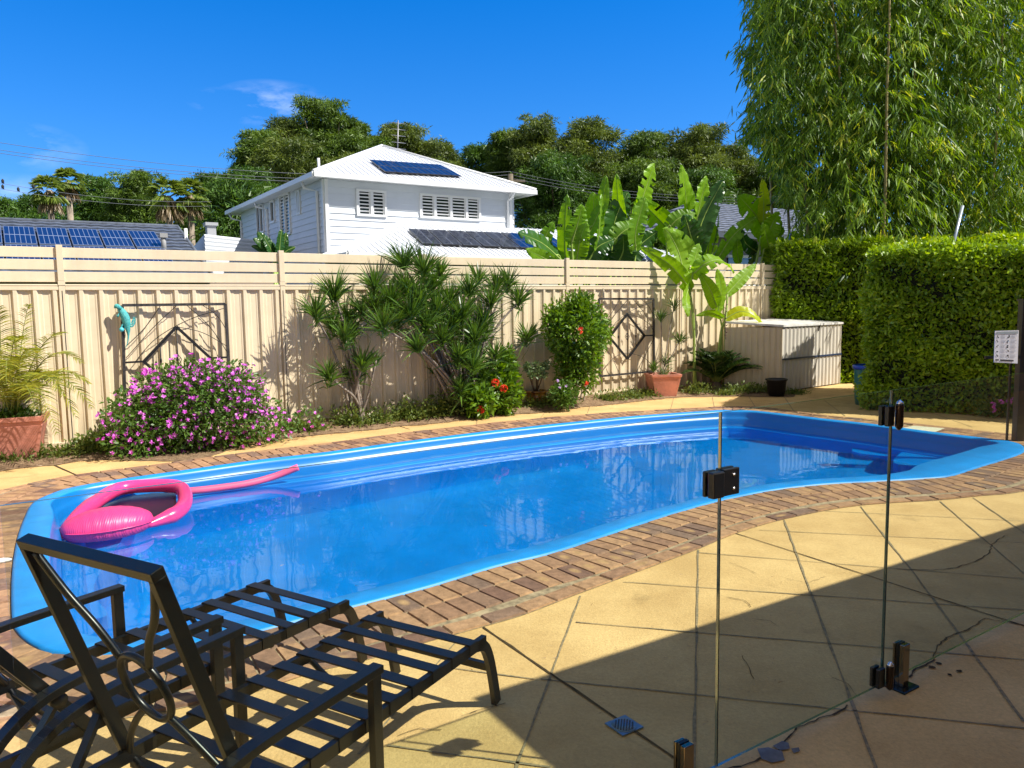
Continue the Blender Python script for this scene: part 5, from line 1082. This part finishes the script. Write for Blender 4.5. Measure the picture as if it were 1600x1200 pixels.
# left palm in the pot
ml=leafmat('golden_palm',(.09,.13,.012),(.36,.36,.04),.35,.4); PT=thing('potted_palm','yellow-green feathery palm growing in the large pink pot at the left edge','palm',(pB[0]-.12,pB[1]+.15,.45)); pc_=A3(pB[0]-.12,pB[1]+.15,.45); Bp=[];Bd=[];Bl=[]
def frond(T,base_,tip,sag,n_=46,ll=.22,mt=None,store=None,vf=.55,m_r=.007,tw=1.1):
    base_=np.array(base_);tip=np.array(tip); pts=[base_*(1-t)+tip*t+Z*sag*4*t*(1-t) for t in np.linspace(0,1,14)]
    m=MB(); m.tube(pts,[m_r*(1.2-t) for t in np.linspace(0,1,14)],5); m.build('frond_stalk',mt,T)
    P_=np.array(pts)
    for k in range(n_):
        t=.14+.86*k/n_; f=t*13; i=min(12,int(f)); p=P_[i]*(1-(f-i))+P_[i+1]*(f-i); d=nrm(P_[i+1]-P_[i]); sd=nrm(np.cross(d,Z)); uu=np.cross(sd,d)
        for s_ in (-1,1):
            store[0].append(p); store[1].append(d*(.35+.7*t)+sd*s_*tw+uu*vf*random.uniform(.4,1.2)-Z*.05); store[2].append(ll*(math.sin(math.pi*min(1,.22+t*.78))**.6)*random.uniform(.85,1.1)+.02)
mgs=mat('green_stalk',(.22,.26,.05),.6); st_=([],[],[])
for x,y,o,sg in ((145,640,.95,.42),(128,568,.7,.35),(140,600,.5,.3),(100,520,.6,.25),(45,475,.5,.15),(0,478,.7,.2),(-60,520,.6,.3),(60,560,1.3,.35),(100,620,1.35,.35),(10,600,1.4,.4),(-60,600,1.1,.3),(90,680,1.0,.45),(30,530,.9,.3),(75,600,.3,.3),(-30,560,1.2,.3),(120,655,.6,.5),(55,640,1.5,.3),(20,560,.4,.2)):
    frond(PT,pc_+A3(random.uniform(-.06,.06),random.uniform(-.06,.06),0),FP(x,y,o),sg,46,.19,mgs,st_)
leafobj('leaflets',[blades(np.array(st_[0]),np.array(st_[1]),np.array(st_[2]),.015,.35,3,taper=2,rnd=.7)],ml,PT)
b_,_,_=leafcloud(pc_+Z*.05,.26,.2,.10,420,.07,.03,.2,.4); leafobj('undergrowth',[b_],mper,PT)
# cycad
cy=GO(1118,612,.42); CY=thing('cycad','dark green cycad rosette below the big yellow-green leaves beside the shed','cycad',cy); st_=([],[],[])
for k in range(40):
    a=2*math.pi*k/20+random.uniform(-.1,.1); el=random.uniform(.25,1.25); L_=random.uniform(.75,.95); tip=cy+Z*.15+A3(math.cos(a)*math.cos(el),math.sin(a)*math.cos(el)*.9,math.sin(el)*.72)*L_
    if (tip-P1)@FN<.06: tip=tip+FN*(.08-(tip-P1)@FN)
    frond(CY,cy+Z*.15,tip,.12,54,.17,mgs,st_,.45)
leafobj('leaflets',[blades(np.array(st_[0]),np.array(st_[1]),np.array(st_[2]),.022,.05,2,taper=2,rnd=.6)],leafmat('cycad_leaves',(.010,.035,.008),(.06,.12,.02),.12,.3),CY)
m=MB(); m.tube([cy,cy+Z*.08,cy+Z*.18],[.10,.12,.05],10); m.build('trunk',mbark2,CY)
# potted dracaena
PD=thing('potted_dracaena','slim dracaena with four small spiky heads growing in the pink square pot','plant',(pA[0],pA[1]+.05,.36)); bt=[]; pq=A3(pA[0],pA[1]+.05,.36)
for x,y,sc in ((1033,498,.9),(1053,480,.9),(1062,532,.85),(1040,566,.8),(1022,575,.6)):
    c_=FP(x,y,.32); m=MB(); m.tube(smooth([pq,(pq+c_)/2+FD*random.uniform(-.03,.03),c_],4,False),.009,6); m.build('stem',mstem,PD); bt.append(rosette(c_,Z,.30*sc,46,.017))
bt.append(blades(np.repeat(pq[None],70,0)+RS.normal(size=(70,3))*.05*np.array([1,1,0]),rdir(70,1.0),RS.uniform(.15,.38,70),.012,.3,3,taper=2)); leafobj('leaves',bt,mdra,PD)
# jade in bowl
JD=thing('potted_succulent','small tree-like succulent with bare stems growing in the round glazed bowl','succulent',pC+Z*.23); bt=[]
for x,y in ((826,578),(838,570),(850,574),(832,586),(848,586),(840,580),(854,570),(824,572)):
    c_=FP(x,y,.5); 
    if len(bt)<6: m=MB(); b0=pC+Z*.22+FD*random.uniform(-.05,.05); m.tube(smooth([b0,(b0+c_)/2+FD*random.uniform(-.03,.03),c_],4,False),[.014]*4+[.01]*5,6); m.build('stem',mbark2,JD)
    b_,_,_=leafcloud(c_,.075,.075,.055,85,.05,.026,.2,.5); bt.append(b_)
leafobj('leaves',bt,leafmat('jade_leaves',(.05,.10,.04),(.20,.27,.09),.12,.3),JD)
# ---- big heliconia / banana-like leaves
mban=leafmat('banana_leaf',(.06,.18,.006),(.27,.47,.025),.42,.45); mban2=leafmat('banana_leaf_dark',(.012,.05,.008),(.05,.14,.02),.25,.3); myel=leafmat('yellowing_leaf',(.22,.32,.015),(.46,.50,.025),.45,.35)
mmid=mat('leaf_stalk',(.30,.42,.08),.5,var=.2,nscale=10)
def bigleaf(T,pts,width,M,roll=0.,tone=None,tear=True,stalk=None):
    pts=np.array(smooth(pts,5,False)); pts=resample(pts,np.linalg.norm(np.diff(pts,axis=0),axis=1).sum()/26,False); n_=len(pts); m=MB(); nr=[]
    prev=None; tn0=random.uniform(.25,.8) if tone is None else tone; ph=random.uniform(0,6)
    L_=np.linalg.norm(np.diff(pts,axis=0),axis=1).sum()
    slL=set(random.sample(range(4,n_-3),2)) if width>.28 else set(); slR=set(random.sample(range(4,n_-3),2)) if width>.28 else set(); rows=[]
    for i,p in enumerate(pts):
        t=i/(n_-1); d=nrm(pts[min(i+1,n_-1)]-pts[max(i-1,0)]); sd=np.cross(d,FN); sd=nrm(sd) if np.linalg.norm(sd)>.1 else (prev if prev is not None else FD)
        if prev is not None and sd@prev<0: sd=-sd
        prev=sd; up=np.cross(sd,d); c_,s_=math.cos(roll+.25*math.sin(t*3+ph)),math.sin(roll+.25*math.sin(t*3+ph)); sd2=sd*c_+up*s_; up2=np.cross(sd2,d)
        wv_=width*.5*(math.sin(math.pi*min(1,(t*.93+.07)**.8))**.55)*(1 if t<.97 else .5); row=[]
        for q in (-1,-.66,-.33,0,.33,.66,1):
            wob=.022*width*(math.sin(t*26+ph+q*2)+math.sin(t*57+ph*2))*abs(q)**2*(1.2); row.append(p+sd2*q*wv_+up2*(abs(q)**1.2*wv_*.30+wob-(.10*width*q*q)))
        rows.append(row)
    vs=[v for r in rows for v in r]
    for i in range(n_-1):
        for j in range(6):
            if tear and ((j<2 and i in slL) or (j>3 and i in slR)): continue
            m.add([rows[i][j],rows[i][j+1],rows[i+1][j+1],rows[i+1][j]],[(0,1,2,3)],0,True,min(1,max(0,tn0+random.uniform(-.03,.03)+(.08*(i%2)))))
    o=m.build('leaf',M,T); 
    o.data.polygons.foreach_set('use_smooth',[False]*len(o.data.polygons))
    m=MB(); m.tube([p-FN*0 for p in pts[:-1]],[max(.003,width*.045*(1-k/n_)) for k in range(n_-1)],5); m.build('midrib',mmid,o)
    return o
def ZQ(x,y,o): return FP(760+x/3,160+y/3,o)
HB=thing('giant_strelitzia','tall clump of large yellow-green banana-like leaves rising behind the fence, left group','plant',fpos(8.2,-.9))
def leafset(T,L_,off):
    for pts,w_,rl,kind in L_:
        o=off+random.uniform(-.25,.25); P_=[ZQ(x,y,o+.12*k) for k,(x,y) in enumerate(pts)]
        bigleaf(T,P_,w_,{0:mban,1:mban2,2:myel}[kind],rl)
        b_=P_[0]; root=T['_l']; rt=A3(root[0],root[1],0)*.5+A3(b_[0],b_[1],0)*.5; rt[2]=0 if off<0 else 0
        m=MB(); m.tube(smooth([rt,rt*.3+b_*.7-Z*.1,b_,P_[0]+(P_[1]-P_[0])*.3],4,False),[.022]*8+[.014]*5,7); m.build('stalk',mmid,T)
leafset(HB,[([(372,790),(368,600),(378,430)],.30,1.0,0),([(455,700),(500,560),(500,420)],.42,.3,0),([(520,700),(530,560),(545,430)],.44,-.5,0),([(480,620),(540,480),(560,340)],.26,.8,0),([(590,700),(600,560),(665,415)],.52,.4,1),([(680,620),(730,450),(790,285)],.62,-.2,0),([(650,640),(620,480),(610,335)],.26,.9,0),([(590,660),(650,600),(735,572)],.42,.6,0),([(640,760),(730,660),(805,604)],.42,.5,1),([(350,740),(260,660),(152,612)],.44,-.4,1),([(235,740),(270,640),(318,560)],.32,.2,0),([(420,760),(440,640),(470,560)],.36,.3,0),([(560,760),(620,680),(700,640)],.46,.5,1),([(470,760),(520,680),(600,640)],.42,.4,1),([(700,700),(700,600),(745,440)],.40,.2,0),([(400,660),(430,560),(450,480)],.4,.2,0),([(330,760),(250,720),(190,690)],.26,.4,0),([(610,760),(640,700),(640,620)],.5,.2,1)],-.85)
HC=thing('giant_strelitzia','tall clump of large upright banana-like leaves behind the fence, middle group','plant',fpos(9.9,-.9))
leafset(HC,[([(945,720),(940,500),(918,292)],.48,.1,0),([(970,640),(1000,480),(1035,345)],.55,-.3,0),([(960,760),(1010,560),(1115,358)],.50,.5,1),([(1030,740),(1045,640),(1040,540)],.42,.2,0),([(930,690),(820,560),(710,450)],.50,.4,0),([(850,600),(900,545),(980,520)],.34,.6,0),([(970,800),(920,690),(835,590)],.52,.0,0),([(1080,740),(1160,620),(1270,535)],.34,.3,0),([(980,700),(950,600),(930,530)],.5,.2,1),([(1060,700),(1085,560),(1085,450)],.34,-.6,1)],-.75)
HD=thing('giant_strelitzia','clump of large banana-like leaves behind the fence in front of the grey house','plant',fpos(11.2,-.9))
leafset(HD,[([(1310,640),(1270,540),(1185,440)],.62,.2,0),([(1345,760),(1320,660),(1300,570)],.40,.3,0),([(1360,760),(1375,650),(1385,555)],.40,-.4,0),([(1400,700),(1440,640),(1490,605)],.34,.4,0),([(1298,560),(1300,460),(1296,358)],.30,.4,2),([(1310,640),(1345,560),(1375,515)],.44,.3,0),([(1185,760),(1175,690),(1180,640)],.26,.2,0),([(1270,700),(1215,660),(1200,600)],.3,.6,1),([(1240,760),(1250,700),(1245,640)],.3,.2,1)],-.8)
HF=thing('heliconia','single heliconia with arching yellow-green leaves standing in front of the fence above the cycad','plant',G(1098,600)-FN*.1)
def fl(pts,w_,rl,kind,stem): 
    P_=[ZQ(x,y,o) for x,y,o in pts]; bigleaf(HF,P_,w_,{0:mban,1:mban2,2:myel}[kind],rl)
fl([(960,880,.35),(870,770,.5),(790,715,.55),(722,680,.5)],.30,.5,0,0); fl([(930,820,.4),(900,700,.3),(860,620,.25),(832,590,.2)],.34,.2,0,0)
fl([(950,860,.35),(935,930,.6),(950,1003,.7)],.26,.2,0,0); fl([(975,800,.4),(1030,755,.6),(1100,740,.7),(1165,795,.75)],.34,.9,0,0)
fl([(1085,985,.3),(1100,880,.35),(1083,780,.35)],.26,.2,0,0); fl([(1125,900,.3),(1190,830,.35),(1266,755,.4)],.24,.4,0,0); fl([(1080,960,.4),(1050,880,.5),(1000,800,.55)],.28,.3,0,0)
fl([(1110,1010,.35),(1050,985,.5),(985,1000,.6)],.16,.7,0,0); fl([(1118,1015,.35),(1190,980,.5),(1262,1005,.68),(1326,1086,.8)],.22,.7,2,0); fl([(965,830,.35),(975,740,.3),(1000,660,.3)],.3,.4,0,0)
for pts,r_ in (([(975,1190,.3),(972,1040,.3),(955,880,.33),(970,790,.36)],.022),([(985,1190,.3),(965,1000,.3),(940,860,.36),(905,760,.35)],.016),([(1072,1190,.3),(1100,1080,.3),(1120,1015,.36),(1130,900,.3)],.026),([(1090,1190,.3),(1105,1080,.28),(1085,985,.3)],.02),([(1115,1195,.28),(1116,1050,.28),(1110,930,.3)],.012)):
    m=MB(); P_=[ZQ(x,y,o) for x,y,o in pts]; P_[0][2]=0; pp=smooth(P_,5,False); m.tube(pp,[r_*(1.15-.5*k/len(pp)) for k in range(len(pp))],8); m.build('stalk',mmid,HF)
m=MB(); m.tube([ZQ(1125,940,.5),ZQ(1120,1020,.5),ZQ(1122,1110,.5)],.005,5)
for k in range(10): q=ZQ(1124-(k<5)*k*.8,950+k*16,.5); m.tube([q,q+FD*.05*(-1)**k+Z*.02],[.010,.003],5)
m.build('spent_flower',mat('spent_bract',(.08,.03,.03),.8),HF)
BP=thing('bird_of_paradise','dark green paddle-leaved plant poking above the fence in front of the white house side wall','plant',fpos(fs(FP(425,390)),-1.0)); 
for (x0,y0,x1,y1,w_) in ((430,400,402,362,.18),(432,400,396,372,.16),(436,400,440,358,.16),(440,400,447,363,.15),(438,400,462,386,.10),(432,402,393,384,.12),(441,402,446,372,.14),(428,400,412,370,.16)):
    o=-1.0+random.uniform(-.15,.15); a=FP(x0,y0,o); c_=FP(x1,y1,o); bigleaf(BP,[a,(a+c_)/2+A3(0,0,.02),c_],w_,mban2,random.uniform(-.5,.5))
m=MB(); 
for k in range(5): q=FP(428+k*3,402,-1.0); m.tube([A3(q[0],q[1],0),q],.02,6)
m.build('stalks',mmid,BP)
# ---- hedges
mhed=leafmat('hedge_leaves',(.035,.105,.007),(.31,.46,.022),.28,.36,c2=(.55,.58,.04)); mcore=mat('hedge_twigs',(.012,.016,.006),.95)
def hedge(label,o,d,n_,L_,W_,Hh,dens,faces,L=.095,w_=.044):
    """o near-left corner, d along the front, n_ pointing back; box L_ x W_ x Hh"""
    T=thing('hedge',label,'hedge',o+d*L_/2+n_*W_/2); m=MB(); i_=.14; c_=o+d*L_/2+n_*W_/2+Z*(Hh/2-i_/2); m.box(c_,d*(L_/2-i_),n_*(W_/2-i_),Z*(Hh/2-i_/2-.01)); m.build('twigs',mcore,T); bt=[]
    def face(p0,a,b_,la,lb,nn,den):
        k=int(la*lb*den); u=RS.rand(k,1)*la;v=RS.rand(k,1)*lb; P_=p0+a*u+b_*v; g_=np.sin(P_[:,0]*5.1+P_[:,2]*3.7)+np.sin(P_[:,1]*6.3-P_[:,2]*4.9+1)+np.sin(P_[:,2]*9+P_[:,0]*2.2); off=RS.normal(0,.045,(k,1))-.04+.028*g_[:,None]; keep=RS.rand(k)<(.76+.24*g_/2)
        P_=P_+nn*off; P_=P_[keep]; kk=len(P_); D=nn*.6+rdir(kk)*1.1+np.array([0,0,.25]); hz=P_[:,2]/Hh; tn=np.clip(.30+.38*RS.rand(kk)+.05*g_[keep]+.5*np.clip(hz-.93,0,1)*5*RS.rand(kk)+.05,0,1)
        bt.append(blades(P_,D,L*RS.uniform(.6,1.25,kk),w_*RS.uniform(.8,1.2,kk),.1,2,tone=tn))
    if 'f' in faces: face(o,d,Z,L_,Hh,-n_,dens)
    if 'l' in faces: face(o,n_,Z,W_,Hh,-d,dens)
    if 'r' in faces: face(o+d*L_,n_,Z,W_,Hh,d,dens)
    if 't' in faces: face(o+Z*Hh,d,n_,L_,W_,Z,dens)
    # stray shoots on top
    k=int(L_*60); P_=o+d*RS.rand(k,1)*L_+n_*RS.rand(k,1)*W_+Z*Hh; bt.append(blades(np.repeat(P_,5,0)+RS.normal(0,.03,(k*5,3)),rdir(k*5,.8),L,w_,.1,2,tone=np.clip(RS.normal(.85,.12,k*5),0,1)))
    leafobj('leaves',bt,mhed,T); return T
hq=G(1352,640); h1=A3(math.cos(.12),math.sin(.12)*-1,0); h1=nrm(G(1600,652)-hq); hn_=A3(-h1[1],h1[0],0)
hz=PLN(1370,392,hq,-hn_)[2]; print('hedge',hq,hz,G(1600,652))
hedge('clipped sunlit hedge block nearest the pool at right, behind the safety sign',hq,h1,hn_,4.2,3.1,hz,3400,'flt',.075,.036)
hq2=G(1262,600)+A3(0,1.1,0); print(hq2, ppx(hq2))
hedge('darker clipped hedge behind the shed in the far right corner',fpos(12.05,.15),nrm(A3(1,-.12,0)),nrm(A3(.12,1,0)),5.5,1.2,2.72,1900,'flt')
# gate post, sign, bin side fence
SG0=G(1590,690); PS=thing('black_fence_post','black aluminium fence post at the right edge of the photo beside the sign','fence post',SG0)
m=MB(); tpz=AY(1590,470,SG0[1])[2]; m.box(SG0+Z*tpz/2,A3(.045,0,0),A3(0,.045,0),Z*tpz/2); m.build('post',mblk,PS,bevel=.004); m=MB(); m.box(SG0+Z*(tpz+.01),A3(.055,0,0),A3(0,.055,0),Z*.012); m.build('cap',mblk,PS)
for dx in (-.11,): 
    m=MB(); m.box(SG0+A3(dx,.02,.62),A3(.010,0,0),A3(0,.010,0),Z*.60); m.build('rail_bar',mblk,PS)
m=MB(); m.box(SG0+A3(-.2,.02,.95),A3(.2,0,0),A3(0,.012,0),Z*.016); m.build('rail',mblk,PS)
SN=thing('safety_sign','white pool safety sign with small figures and text fixed to the hedge-side railing','sign',AY(1573,568,SG0[1]-.05)); Ys=SG0[1]-.06
tl,tr_,br,bl=AY(1555,517,Ys),AY(1592,516,Ys),AY(1590,568,Ys),AY(1553,566,Ys)
m=MB(); bk_=A3(0,.006,0); m.add([tl,tr_,br,bl]+[p+bk_ for p in (tl,tr_,br,bl)],[(3,2,1,0),(4,5,6,7),(0,1,5,4),(1,2,6,5),(2,3,7,6),(3,0,4,7)]); m.build('board',mat('sign_white',(.70,.72,.78),.4),SN)
def SU(u,v,o=.003): return (tl*(1-u)+tr_*u)*(1-v)+(bl*(1-u)+br*u)*v-A3(0,o,0)
def srect(m,u0,v0,u1,v1,mi=0): m.add([SU(u0,v0),SU(u1,v0),SU(u1,v1),SU(u0,v1)],[(3,2,1,0)],mi)
m=MB(); srect(m,.04,.03,.96,.10,1); srect(m,.05,.90,.20,.94); srect(m,.25,.90,.82,.945)
for col_ in (0,1):
    for r_ in range(5):
        y0=.14+r_*.15
        for k in range(5): srect(m,(.24 if col_==0 else .66),y0+k*.024,(.24 if col_==0 else .66)+random.uniform(.16,.26),y0+k*.024+.008,2)
        x0=.06 if col_==0 else .50
        for k in range(4): a,b_=x0+random.uniform(0,.07),y0+random.uniform(0,.07); srect(m,a,b_,a+random.uniform(.03,.06),b_+random.uniform(.015,.04))
m.build('printing',[mat('sign_ink',(.03,.03,.04),.6),mat('sign_grey',(.28,.33,.36),.6),mat('sign_text',(.35,.36,.42),.6)],SN)
# ---- bamboo
mbam=leafmat('bamboo_leaves',(.022,.075,.009),(.22,.36,.032),.30,.5,c2=(.46,.50,.06)); mculm=mat('bamboo_culm',(.30,.25,.10),.5,var=.35,nscale=5)
# extra low stems at the foot of the big dracaena are part of its clump
BM=thing('bamboo_clump','huge leafy bamboo clump towering behind the hedge at the right','bamboo',(8.6,16.6,0))
Ps=[];Ds=[];Ls=[];Tn=[]
culms=[(1378,15.2,1388),(1300,16.5,1262),(1240,17.2,1205),(1420,16.2,1430),(1480,17,1500),(1330,17,1315),(1540,16,1570),(1590,16.6,1640),(1270,16.2,1228),(1360,17.5,1345),(1455,16.4,1460),(1210,17.6,1190),(1510,17.8,1530),(1640,17,1700),(1400,18,1400),(1340,15.8,1290)]
def hang(c,out_,n_,s_):
    """a spray of drooping leaves"""
    c=np.array(c); d=nrm(out_); twig=[c+d*s_*t-Z*.35*s_*t*t for t in np.linspace(0,1,n_)]; tb=random.gauss(.5,.24)
    for p in twig:
        Ps.append(p); Ds.append(d*random.uniform(.1,.9)+A3(random.gauss(0,.45),random.gauss(0,.45),-.75)); Ls.append(random.uniform(.14,.28)); Tn.append(tb+random.gauss(0,.12)+(.35 if random.random()<.06 else 0))
for xb,Y,xt in culms:
    b_=AY(xb,480,Y); b_[2]=0; hh=random.uniform(8.8,10.6); tpp=AY(xt,20,Y); tpp=b_+(tpp-b_)*hh/max(.1,tpp[2]-b_[2]); tpp[2]=hh
    lean=A3(tpp[0]-b_[0],0,0); pts=[b_+lean*(t**1.6)+A3(0,random.uniform(-.02,.02),hh*t) for t in np.linspace(0,1,18)]
    m=MB(); m.tube(pts,[.040*(1.05-.8*t) for t in np.linspace(0,1,18)],8); 
    for p in pts[1:]: m.tube([p-Z*.012,p+Z*.012],.046*(1.05-.8*p[2]/hh)+.004,8)
    m.build('culm',mculm,BM)
    for k in range(150):
        t=random.uniform(.16,1.0)**.85; p=b_+lean*(t**1.6)+Z*hh*t; a=random.uniform(0,2*math.pi); R_=random.uniform(.1,1.15)*(1.0 if t<.9 else .6); 
        q=p+A3(math.cos(a)*R_,math.sin(a)*R_*.9,random.uniform(-.3,.3)-R_*.25); 
        for _ in range(4): hang(q+A3(random.gauss(0,.14),random.gauss(0,.14),random.gauss(0,.14)),A3(math.cos(a)+random.gauss(0,.6),math.sin(a)+random.gauss(0,.6),-.2),8,random.uniform(.25,.5))
for k in range(1100): # the far side of the clump
    q=AY(random.uniform(1255,1680),random.uniform(-40,390),random.uniform(18,20.5))
    for _ in range(2): hang(q+A3(random.gauss(0,.2),random.gauss(0,.2),random.gauss(0,.2)),A3(random.gauss(0,.6),random.gauss(0,.6),-.3),8,random.uniform(.4,.7))
# arching fringe toward the left and masses at right
for k in range(560):
    x=random.choice((random.gauss(1215,26),random.uniform(1200,1600),random.uniform(1400,1640))); y=random.uniform(-60,385); 
    if x<1172+max(0,(y-230))*.28: continue
    q=AY(x,y,random.uniform(15.2,16.8)); 
    for _ in range(4): hang(q+A3(random.gauss(0,.13),random.gauss(0,.13),random.gauss(0,.15)),A3(random.gauss(-.3,.7),random.gauss(-.4,.5),-.3),8,random.uniform(.25,.5))
for (x0,y0,x1,y1) in ((1240,235,1166,212),(1230,110,1172,92),(1235,20,1182,30),(1225,150,1168,135)):
    for t in np.linspace(0,1,9): q=AY(x0+(x1-x0)*t,y0+(y1-y0)*t,16); hang(q,A3(-1,0,-.3),6,.25)
_P=np.array(Ps); _v=_P-CAM; _x=800+F*(_v@cr)/(_v@fw); _y=600-F*(_v@cu)/(_v@fw)
_b=np.interp(_y,[-200,150,230,260,310,400],[1168,1166,1172,1208,1236,1250])+10*np.sin(_y/17)+7*np.sin(_y/7.3+1)+RS.normal(0,9,len(_x)); _k=(_x>_b)&(_P[:,2]>.5)&~((abs(_x-1383)<16)&(_P[:,1]<15.9)&(RS.rand(len(_x))<.6)); Ps=_P[_k]; Ds=np.array(Ds)[_k]; Ls=np.array(Ls)[_k]; Tn=np.array(Tn)[_k]   # the clump leans clear of the neighbour's roof
n_=len(Ps); leafobj('leaves',[blades(np.array(Ps),np.array(Ds),np.array(Ls),.028+.022*(np.array(Ps)[:,1]>17.9),.08,2,taper=1,tone=np.clip(np.array(Tn),0,1))],mbam,BM)
print('bamboo leaves',n_)
MP=MB(); a=AY(1483,378,13.5); b_=AY(1504,322,13.8); MP.tube([A3(a[0],a[1],2.2),b_],.028,8); mp3=MP.build('metal_prop',mat('galvanised',(.45,.5,.55),.35,metal=.6)); tag(mp3,'slanting pale metal pole sticking up above the hedge in front of the bamboo','pole')
MP=MB(); a=FP(1222,408,-.5); b_=FP(1236,365,-.5); MP.tube([a-Z*.4,b_],.024,8); mp4=MP.build('metal_prop',MATS['galvanised']); tag(mp4,'slanting pale metal pole among the banana-like leaves at the fence end','pole')
# ------------------------------------------------------------------ put every thing's origin at its base
for o,l in THINGS:
    o.location=l
    for c in o.children: c.location=Vector(c.location)-Vector(l)
    if '_l' in o: del o['_l']
